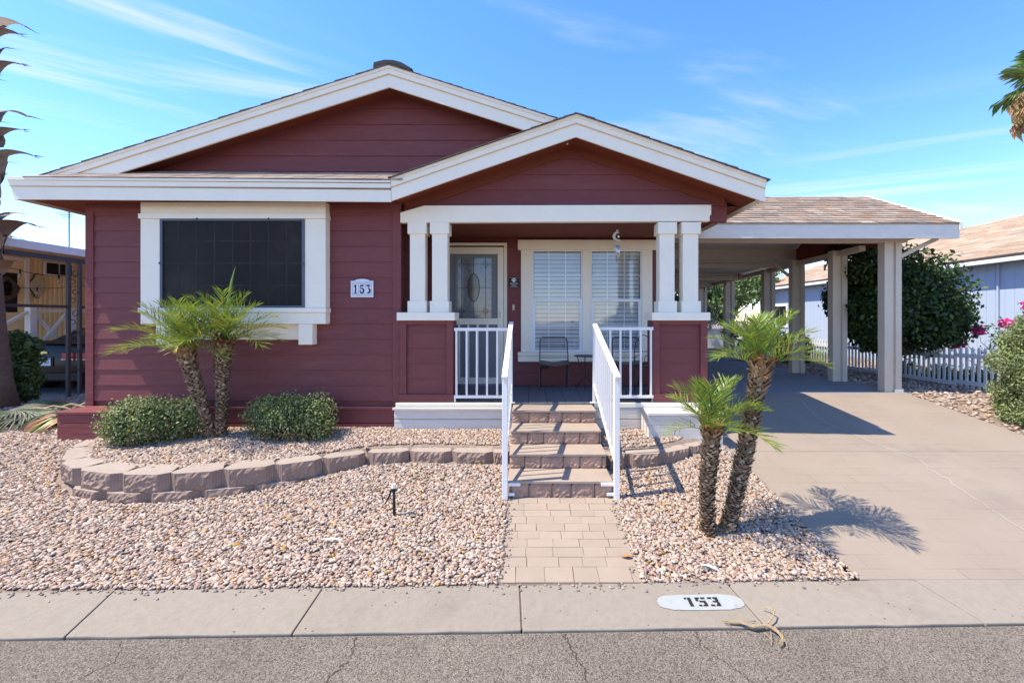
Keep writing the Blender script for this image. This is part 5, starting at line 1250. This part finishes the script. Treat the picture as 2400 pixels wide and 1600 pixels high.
# bougainvillea
t = thing('bougainvillea', 'bougainvillea with bright pink flowers climbing behind the pale shrub', 'flowering shrub', (8.35, 7.6, .3))
bb = [(8.25, 7.35, 1.62, .12, .12, .10), (8.18, 7.75, 1.50, .10, .10, .08), (8.05, 8.0, 1.20, .08, .09, .04), (8.0, 8.05, 1.55, .05, .06, .05), (8.40, 7.1, 1.95, .2, .16, .16), (8.5, 7.15, 2.1, .16, .14, .12)]
for i, b in enumerate(bb): leafcloud('flower_cluster', t, 'pink_leaf', [b], 75, .06, 430 + i, [(.62, .015, .20), (.50, .01, .16), (.70, .04, .27)], .8, .3)
leafcloud('leaves', t, 'leaf', [(8.35, 7.5, 1.0, .22, .4, .7), (8.45, 7.15, 1.75, .2, .2, .25), (8.2, 7.7, 1.55, .12, .3, .05)], 900, .055, 44, [(.08, .14, .03), (.11, .18, .04)], .55, .3)
branches('stems', t, (8.35, 7.6, .25), [b[:3] for b in bb], .014, 45)
# yellow flowered ground plants behind the fence
for i, (x_, y_) in enumerate(((8.55, 8.2), (8.6, 8.9), (8.55, 9.7), (8.7, 7.9))):
    t = thing('flower_bush', ['low green bush with yellow flowers behind the near fence post', 'second low yellow flowered bush behind the picket fence', 'farthest low yellow flowered bush behind the picket fence', 'nearest low yellow flowered bush behind the picket fence'][i], 'flowering shrub', (x_, y_, .3), 'yellow flowered bushes behind the fence')
    leafcloud('leaves', t, 'leaf', [(x_, y_, .52, .28, .36, .26)], 1500, .06, 50 + i, [(.10, .19, .035), (.14, .24, .05), (.08, .15, .03)], .5, .2); leafcloud('flowers', t, 'petal', [(x_, y_, .55, .30, .38, .28)], 60, .05, 60 + i, [(.75, .45, .02)], .9, .8)
# shrubs and trees beyond the carport
def far_tree(label, x_, y_, r, h, seed, pal, n=7000, size=.16, name='backyard_tree', z0=.3, low=.45):
    g = random.Random(seed); bl = [(x_ + g.uniform(-.7, .7) * r, y_ + g.uniform(-.6, .6) * r, z0 + h * g.uniform(low, .85), r * g.uniform(.3, .5), r * g.uniform(.3, .5), h * g.uniform(.12, .2)) for _ in range(16)]
    return tree(name, label, (x_, y_, z0), bl, n, size, seed, pal, 'trees beyond the carport', .12)
PG = [(.10, .16, .04), (.14, .21, .055), (.07, .12, .03), (.18, .24, .08)]
far_tree('bright green tree beyond the end of the carport nearest the house', 7.2, 17.6, 1.5, 3.6, 71, PG); far_tree('taller green tree beyond the carport left of the blue house eave', 9.6, 20.5, 1.9, 4.3, 72, PG)
far_tree('green tree above the far end of the blue house', 12.5, 26, 3.0, 6.2, 73, PG, 7000, .25)
far_tree('dark low bush by the last carport posts', 6.9, 13.0, .75, 1.35, 74, [(.03, .055, .018), (.045, .075, .02), (.06, .10, .03)], 4500, .09, 'dark_bush', .3, .15)
far_tree('small green bush in front of the far pickets', 7.6, 12.2, .45, 1.1, 75, PG, 1800, .09, 'small_bush', .3, .15)
wl = thing('garden_wall', 'white garden wall at the far end of the carport', 'wall', (5, 19, .3)); 
for k in range(8): box('wall_panel', 'fence', wl, 1.0 + k * 1.25, 2.24 + k * 1.25, 19.0, 19.1, .25, 1.25, .006)
box('wall_cap', 'fence', wl, 1.0, 11, 18.97, 19.13, 1.252, 1.31)
tg = thing('lattice_gate', 'diagonal lattice panel above the white wall beyond the carport', 'lattice', (6.6, 16.9, .45))
for k in range(14):
    MB().bar((6.0 + k * .09, 16.9, 1.25), (6.5 + k * .09, 16.9, 2.2), .02, .012, (0, 1, 0)).build('slat', 'carport_paint', tg); MB().bar((6.5 + k * .09, 16.915, 1.25), (6.0 + k * .09, 16.915, 2.2), .02, .012, (0, 1, 0)).build('slat', 'carport_paint', tg)
for z in (1.23, 2.2): MB().box(5.98, 7.8, 16.88, 16.94, z, z + .05).build('rail', 'carport_paint', tg)
for xx in (5.96, 7.8): MB().box(xx, xx + .06, 16.87, 16.95, .45, 2.26).build('post', 'carport_paint', tg)

# ------------------------------------------------------------------ fan palms
def fan_leaf_mesh(seed, R, n=26, droop=.35, dry=False, wid=.042, grey=False):
    g = random.Random(seed); V, F, C = [], [], []
    for k in range(n):
        a = math.radians(-118 + 236 * k / (n - 1)); L = R * g.uniform(.85, 1.05) * (1 - .12 * abs(a) / 2); w = R * wid
        d = Vector((math.cos(a), math.sin(a), 0)); s = Vector((-math.sin(a), math.cos(a), 0)); b = len(V); dr = droop * g.uniform(.6, 1.4)
        V += [Vector((0, 0, 0)), d * L * .5 + s * w + Vector((0, 0, .01 - dr * L * .12)), d * L * .5 - s * w + Vector((0, 0, .01 - dr * L * .12)), d * L * .5 + Vector((0, 0, -.015 - dr * L * .12)), d * L * .86 + s * w * .4 + Vector((0, 0, -dr * L * .5)), d * L * (1.0 - .15 * dr) + Vector((0, 0, -dr * L * .95))]
        F += [(b, b + 3, b + 1), (b, b + 2, b + 3), (b + 1, b + 3, b + 4), (b + 3, b + 2, b + 4), (b + 4, b + 2, b + 5)]
        c = ((.46, .34, .19) if g.random() < .75 else (.34, .23, .12)) if dry else ((.22, .24, .16) if g.random() < .7 else (.14, .18, .11)) if grey else ((.10, .165, .04) if g.random() < .7 else (.16, .21, .06)); C += [tuple(v * g.uniform(.8, 1.2) for v in c)] * 6
    o = npmesh('fan_leaf', np.array([tuple(v) for v in V]), np.array(F), 'dry_leaf' if dry else 'fan_leaf', None, np.array(C)); me = o.data; bpy.data.objects.remove(o); return me
FG = [fan_leaf_mesh(k, .85, 26, .3 + .15 * k) for k in range(3)]; FD = [fan_leaf_mesh(10 + k, .8, 22, .7, True) for k in range(3)]
FC = [fan_leaf_mesh(20 + k, .85, 34, .45, False, .018, True) for k in range(3)]
def fan_crown(t, c, ng, nd, seed, s=1.0):
    g = random.Random(seed)
    for k in range(ng):
        az = k * 137.5 + g.uniform(-15, 15); el = math.radians(78 - 88 * k / ng); a = math.radians(az); r = .75 * s
        p = Vector(c) + Vector((math.cos(a) * math.cos(el), math.sin(a) * math.cos(el), math.sin(el))) * r
        MB().tube([c, p], [.02 * s, .012 * s], 5).build('petiole', 'palm_stem', t); inst('fan_leaf', FG[k % 3], t, p, (g.uniform(-.3, .3), -el + g.uniform(-.2, .2), a), (s, s, s))
    for k in range(nd):
        a = math.radians(k * 137.5 + g.uniform(-20, 20)); p = Vector(c) + Vector((math.cos(a) * .62 * s, math.sin(a) * .62 * s, -.12 * s - .75 * s * g.random()))
        inst('dry_leaf', FD[k % 3], t, p, (g.uniform(-.4, .4), math.radians(44) + g.uniform(-.3, .3), a), (s, s, s))
fp = thing('fan_palm', 'tall fan palm with tan dead skirt at the upper right edge', 'palm', (PX(2474, 20), 20, .3))
xf, zf = PX(2474, 20), PZ(190, 20)
MB().tube([(xf, 20, .2), (xf + .1, 20, 5), (xf, 20, zf)], [.32, .22, .2], 12).build('trunk', 'fan_trunk', fp, smooth=True); fan_crown(fp, (xf, 20, zf), 15, 95, 5, 1.4)
# near fan palm trunk at the left edge
nf = thing('fan_palm', 'rough fan palm trunk with curling leaf stubs at the left edge', 'palm', (-8.33, 6.7, .25))
sp = [Vector((-8.49, 6.7, .15)), Vector((-8.52, 6.7, .7)), Vector((-8.57, 6.7, 1.6)), Vector((-8.65, 6.7, 3.0)), Vector((-8.74, 6.7, 4.6)), Vector((-8.79, 6.7, 6.2)), Vector((-8.95, 6.7, 9.4)), Vector((-9.2, 6.7, 11.6))]
MB().tube(sp, [.36, .28, .235, .21, .2, .2, .2, .2], 18).build('trunk', 'fan_trunk', nf, smooth=True)
def stub_mesh(seed):
    g = random.Random(seed); m = MB(); n = 7; curl = g.uniform(.0, .85); L = g.uniform(.26, .42); sp_ = g.uniform(.5, 1)
    for k in range(n + 1):
        f = k / n; a = math.radians(70) - curl * f * 1.1; x = .0 + L * f * math.cos(a) * .9 + .02; z = L * f * math.sin(a); w = (.125 * (1 - f) ** .5 + .014) * (1 + .25 * math.sin(f * 5))
        tw = sp_ * f; c, s = math.cos(tw), math.sin(tw)
        m.v += [(x, -w * c, z - w * s * .4), (x + .03 * (1 - f), 0, z), (x, w * c, z + w * s * .4), (x - .015, 0, z - .01)]
    for k in range(n): a = 4 * k; b = a + 4; m.f += [(a, a + 1, b + 1, b), (a + 1, a + 2, b + 2, b + 1), (a + 2, a + 3, b + 3, b + 2), (a + 3, a, b, b + 3)]
    m.f.append((4 * n, 4 * n + 1, 4 * n + 2, 4 * n + 3))
    # frayed fork
    tip = m.v[4 * n + 1]; b = len(m.v); m.v += [(tip[0], -.02, tip[2]), (tip[0] + .10, -.05 - .05 * sp_, tip[2] + .02 - .08 * curl), (tip[0], .0, tip[2] - .01), (tip[0], .02, tip[2]), (tip[0] + .07, .06, tip[2] + .06 - .07 * curl), (tip[0], .03, tip[2] - .01)]; m.f += [(b, b + 1, b + 2), (b + 3, b + 4, b + 5)]
    me = m.mesh('leaf_stub', recalc=False); me.materials.append(MATS['fan_boot']); return me
ST = [stub_mesh(k) for k in range(6)]; g = random.Random(9)
z = 2.45; k = 0
while z < 7.1:
    f = (z - 1.6) / 5.8; cx = -8.60 - .24 * f; a = math.radians(k * 137.5 + g.uniform(-14, 14)); s = g.uniform(.9, 1.6)
    inst('leaf_stub', ST[k % 6], nf, (cx + .17 * math.cos(a), 6.7 + .17 * math.sin(a), z), (g.uniform(-.3, .3), g.uniform(-.35, .1), a), (s, s, s)); z += .075; k += 1
fan_crown(nf, (-9.2, 6.7, 11.7), 22, 16, 6, 1.1)
# cut fronds on the ground beside the house
t = thing('cut_palm_fronds', 'heap of cut grey green palm fronds on the gravel by the fan palm', 'palm litter', (-6.9, 6.1, .3)); g = random.Random(14)
for k in range(9):
    me = FC[k % 3] if k < 6 else FD[k % 3]; inst('fan_leaf', me, t, (-7.3 + k * .13 + g.uniform(-.1, .1), 5.95 + g.uniform(-.15, .35), .36 + g.uniform(0, .10)), (g.uniform(-.3, .3), g.uniform(.0, .25), g.uniform(-2.6, -.4) if k % 2 else g.uniform(-.6, .6)), (.75, .75, .75))
for k in range(4): MB().tube([(-7.6 + .25 * k, 6.3, .34), (-7.1 + .25 * k, 6.15, .42 + .03 * k), (-6.6 + .22 * k, 6.2, .36)], .015, 6).build('petiole', 'straw', t)

# ------------------------------------------------------------------ left neighbour
tag(MB().box(-11.1, -8.25, 7.2, 17, .10, .255).build('neighbour_driveway', 'slab'), 'grey shaded concrete parking pad of the yellow house', kind='structure')
yh = thing('yellow_house', 'yellow ribbed mobile home with white railing under a metal awning', 'house', (-12.5, 11, .3))
yw = MB().box(-15, -11.2, 7.6, 17, .25, 3.25).build('wall', 'yellow_siding', yh)
rib = MB().prism([(0, 0), (.018, .012), (.018, .05), (0, .062)], 'Z', .3, 3.2).mesh('siding_rib'); rib.materials.append(MATS['yellow_siding'])
yy = 7.65
while yy < 12.2: inst('siding_rib', rib, yw, (-11.2, yy, 0)); yy += .1
slab(yh, 'awning_roof', 'awning', [(-11.3, 6.0, 3.30), (-8.5, 6.0, 3.02), (-8.5, 15, 3.02), (-11.3, 15, 3.30)], .05)
box('awning_edge', 'awning', yh, -8.52, -8.47, 6.0, 15, 2.89, 3.03); MB().bar((-8.52, 6.9, 2.80), (-8.52, 15, 2.80), .06, .08).build('awning_beam', 'post_dark', yh)
MB().bar((-8.52, 6.9, 1.93), (-8.52, 7.86, 1.93), .04, .05).build('cross_bar', 'post_dark', yh); MB().bar((-8.52, 8.1, 1.93), (-8.52, 12, 1.93), .04, .05).build('cross_bar', 'post_dark', yh)
dn = MB().box(-11.19, -11.16, 8.62, 9.44, .75, 3.0).build('door', 'yellow_siding', yh); box('casing', 'house_white', dn, -11.19, -11.14, 9.44, 9.52, .75, 3.05); box('casing', 'house_white', dn, -11.19, -11.14, 8.6, 9.44, 3.0, 3.05); box('pane', 'screen_dark', dn, -11.16, -11.15, 8.85, 9.30, 1.85, 2.7)
wn = MB().box(-11.19, -11.14, 9.82, 10.42, 2.72, 3.04).build('window', 'house_white', yh); 
for (a, b) in ((9.85, 10.10), (10.13, 10.39)): box('pane', 'screen_dark', wn, -11.139, -11.13, a, b, 2.75, 3.01)
def yrail(a, b, w=.05): return MB().bar(a, b, w, w)
for (x_, y_) in ((-10.45, 8.95), (-10.45, 9.72)): MB().box(x_ - .06, x_ + .06, y_ - .06, y_ + .06, .6, 1.95).build('railing_post', 'house_white', yh)
for (a, b) in (((-10.45, 9.01, 1.88), (-10.45, 9.66, 1.88)), ((-10.45, 9.01, 1.02), (-10.45, 9.66, 1.86)), ((-10.47, 9.01, 1.84), (-10.47, 9.66, 1.04)), ((-10.45, 9.01, 1.0), (-10.45, 9.66, 1.0)), ((-10.45, 8.90, 1.86), (-10.45, 8.2, 1.40)), ((-10.45, 8.90, 1.30), (-10.45, 8.2, .85)), ((-10.45, 9.78, 1.88), (-10.45, 11.5, 1.88)), ((-10.45, 9.78, 1.0), (-10.45, 11.5, 1.0))): yrail(a, b).build('railing', 'house_white', yh)
box('porch_floor', 'house_white', yh, -11.19, -10.4, 8.9, 11.5, .6, .70)
for k in range(3): box('step', 'house_white', yh, -11.1, -10.5, 8.2 + k * .23, 8.42 + k * .23, .3, .38 + k * .12)
# ornamental iron post pair
t = thing('iron_post', 'dark ornamental iron post pair with scrolls holding up the awning', 'post', (-8.5, 8.0, .25))
for y_ in (7.88, 8.08): MB().box(-8.535, -8.485, y_ - .025, y_ + .025, .2, 2.79).build('upright', 'post_dark', t)
for k, z in enumerate((.6, .95, 1.3, 1.65, 2.05, 2.4)):
    MB().tube(arc((-8.51, 7.955, z), .045, -100, 200, 10, 'YZ'), .007, 5).build('scroll', 'post_dark', t); MB().tube(arc((-8.51, 8.0, z + .16), .045, 80, 380, 10, 'YZ'), .007, 5).build('scroll', 'post_dark', t)
t = thing('wall_sign', 'cream scalloped wall sign with dark rim on the yellow house', 'sign', (-11.15, 9.68, 2.4)); q = []
for k in range(40):
    a = 2 * math.pi * k / 40; r = 1 + .13 * math.cos(4 * a); q.append((9.68 + .14 * r * math.cos(a), 2.46 + .235 * r * math.sin(a)))
MB().prism([(9.68 + (u - 9.68) * 1.09, 2.46 + (v - 2.46) * 1.06) for u, v in q], 'X', -11.17, -11.15).build('rim', 'iron', t); MB().prism(q, 'X', -11.15, -11.135).build('face', 'sign_cream', t)
MB().tube([(-11.134, 9.60 + .018 * k, 2.46 + .02 * math.sin(k * 2.1)) for k in range(10)], .004, 4).build('ornament', 'chime_figure', t)
t = thing('wreath', 'dark twig wreath hanging on the yellow house door', 'wreath', (-11.1, 9.05, 2.4)); m = MB(); g = random.Random(2)
for k in range(9): m.tube([(-11.11 + g.uniform(-.03, .03), 9.07 + (.17 + g.uniform(-.05, .05)) * math.cos(a), 2.36 + (.20 + g.uniform(-.05, .05)) * math.sin(a)) for a in np.linspace(0, 2 * math.pi, 22)], .022, 5, False)
m.build('twigs', 'twig', t)
string_light('string light with black sockets along the front of the awning', [(-9.0, 7.0, 2.72), (-9.0, 8.4, 2.55), (-8.9, 10.0, 2.70)], (.2, .42, .68, .85))
string_light('lower string light in front of the yellow house wall', [(-10.2, 7.8, 2.42), (-10.1, 9.6, 2.45), (-9.2, 11.0, 2.6)], (.28, .5, .72))
# tv antenna behind
t = thing('aerial_mast', 'thin aerial mast rising behind the yellow house roof', 'aerial', (PX(162, 26), 26, 3)); xa = PX(162, 26)
MB().tube([(xa, 26, 3), (xa, 26, PZ(497, 26))], .03, 6).build('mast', 'iron', t)
for (z, w) in ((498, .5), (503, .35), (509, .25)): MB().tube([(xa - w * 1.6, 26, PZ(z, 26)), (xa + w * .6, 26, PZ(z, 26))], .02, 5).build('cross_arm', 'iron', t)
g = random.Random(33)
tree('neighbour_shrub', 'leafy green shrub between the fan palm trunk and the black car', (-8.60, 7.25, .25), [(-8.60 + g.uniform(-.10, .06), 7.25 + g.uniform(-.12, .12), .3 + zz, .19, .19, .17) for zz in np.linspace(.15, 1.05, 9)], 3600, .075, 81, [(.09, .15, .04), (.13, .20, .06), (.06, .11, .03)], None, .02, 'shrub')
far_tree('distant green treetop showing over the awning edge', PX(135, 24), 24, .8, 5.2, 90, PG, 1500, .2, 'distant_tree', .3, .7)

# black convertible car, rear end towards the street
car = thing('car', 'black convertible car seen from behind under the neighbour awning', 'car', (-9.35, 10.4, .255)); GZ = .255
def car_body():
    secs = [  # y, half width bottom, half width belt, half width top, z bottom, z belt, z top
        (8.22, .74, .84, .76, .30, .62, .86), (8.26, .82, .93, .84, .24, .60, .93), (8.5, .86, .95, .86, .20, .62, .97), (9.0, .88, .96, .86, .18, .64, .98), (9.6, .88, .95, .84, .18, .64, .97), (10.8, .88, .93, .82, .18, .62, .94), (11.6, .88, .94, .83, .18, .62, .92), (12.4, .87, .94, .80, .18, .60, .84), (12.85, .80, .86, .70, .22, .52, .70), (12.98, .70, .74, .6, .26, .46, .58)]
    m = MB()
    for (y_, wb, wm, wt, zb, zm_, zt) in secs:
        ring = [(-wb, zb), (-wm, zb + .12), (-wm - .01, zm_), (-wt - .05, zt - .05), (-wt + .08, zt), (0, zt + .015), (wt - .08, zt), (wt + .05, zt - .05), (wm + .01, zm_), (wm, zb + .12), (wb, zb), (0, zb)]
        m.v += [(-9.35 + u, y_, GZ + v) for u, v in ring]
    n = 12
    for s in range(len(secs) - 1):
        for j in range(n): m.f.append((s * n + j, s * n + (j + 1) % n, (s + 1) * n + (j + 1) % n, (s + 1) * n + j))
    m.f += [tuple(range(n)), tuple((len(secs) - 1) * n + j for j in range(n))[::-1]]
    m.build('body', 'car_paint', car, smooth=True, bevel=.01)
    m = MB(); secs2 = [(8.95, .72, .98, .99), (9.25, .70, .98, 1.16), (9.7, .66, .98, 1.34), (10.3, .62, .97, 1.39), (10.75, .60, .97, 1.34), (11.3, .70, .95, .97)]
    for (y_, w, zb, zt) in secs2: m.v += [(-9.35 - w, y_, GZ + zb), (-9.35 - w * .92, y_, GZ + zt - .08 * (zt - zb)), (-9.35 - w * .6, y_, GZ + zt), (-9.35 + w * .6, y_, GZ + zt), (-9.35 + w * .92, y_, GZ + zt - .08 * (zt - zb)), (-9.35 + w, y_, GZ + zb)]
    for s in range(5):
        for j in range(5): m.f.append((s * 6 + j, s * 6 + j + 1, (s + 1) * 6 + j + 1, (s + 1) * 6 + j))
    m.f += [tuple(range(6)), tuple(30 + j for j in range(6))[::-1]]
    tp = m.build('soft_top', 'soft_top', car, smooth=False, bevel=.01)
    MB().add([(-9.75, 9.10, GZ + 1.095), (-8.95, 9.10, GZ + 1.095), (-9.0, 9.62, GZ + 1.335), (-9.70, 9.62, GZ + 1.335)], [(0, 1, 2, 3)]).build('rear_window', 'glass', tp)
    for s in (-1, 1):
        for (a, b) in ((.36, .60), (.63, .86)):
            l = box('tail_light', 'tail_red', car, -9.35 + min(s * a, s * b), -9.35 + max(s * a, s * b), 8.195, 8.26, GZ + .68, GZ + .80, .02); box('chrome_strip', 'chrome', l, -9.35 + min(s * a, s * b), -9.35 + max(s * a, s * b), 8.19, 8.20, GZ + .668, GZ + .678, 0)
        for y_ in (9.05, 11.85):
            w = MB().lathe([(.30, 0), (.335, .02), (.34, .11), (.335, .2), (.30, .22)], (0, 0, 0), 24); o = w.build('wheel', 'tyre', None); o.parent = car; o.rotation_euler = (0, math.pi / 2, 0); o.location = Vector((-9.35 + s * .86 - .11, y_, GZ + .34)) - ORG[car.name]
            r = MB().lathe([(.20, 0), (.21, .02), (.12, .03), (.04, .035)], (0, 0, .215 if s > 0 else -.03), 20).build('rim', 'chrome', None); r.parent = o
    box('bumper', 'car_trim', car, -10.15, -8.55, 8.17, 8.3, GZ + .26, GZ + .42, .03)
    box('plate_recess', 'car_trim', car, -9.55, -9.15, 8.205, 8.25, GZ + .53, GZ + .72, .01)
    pl = box('license_plate', 'plate_white', car, -9.505, -9.195, 8.195, 8.2045, GZ + .545, GZ + .705, .003); box('plate_band', 'plate_blue', pl, -9.50, -9.20, 8.1935, 8.1948, GZ + .672, GZ + .702, 0); box('plate_band', 'plate_blue', pl, -9.50, -9.20, 8.1935, 8.1948, GZ + .548, GZ + .562, 0)
    text('plate_number', 'CGE\u00b7302', 'ink', pl, (-9.35, 8.193, GZ + .615), .095, width=.75)
    ez = GZ + .80; ex = -9.35; MB().prism([(ex - .085, ez - .022), (ex - .035, ez - .022), (ex - .03, ez - .035), (ex + .03, ez - .035), (ex + .035, ez - .018), (ex + .09, ez - .018), (ex + .08, ez + .022), (ex + .038, ez + .022), (ex + .033, ez + .035), (ex - .027, ez + .035), (ex - .032, ez + .018), (ex - .095, ez + .018)], 'Y', 8.20, 8.225).build('emblem', 'gold', car, bevel=.003)
    MB().prism([(8.28, GZ + .96), (8.38, GZ + .975), (8.30, GZ + 1.03), (8.24, GZ + 1.03)], 'X', -10.15, -8.55).build('spoiler', 'car_paint', car, bevel=.008)
car_body()
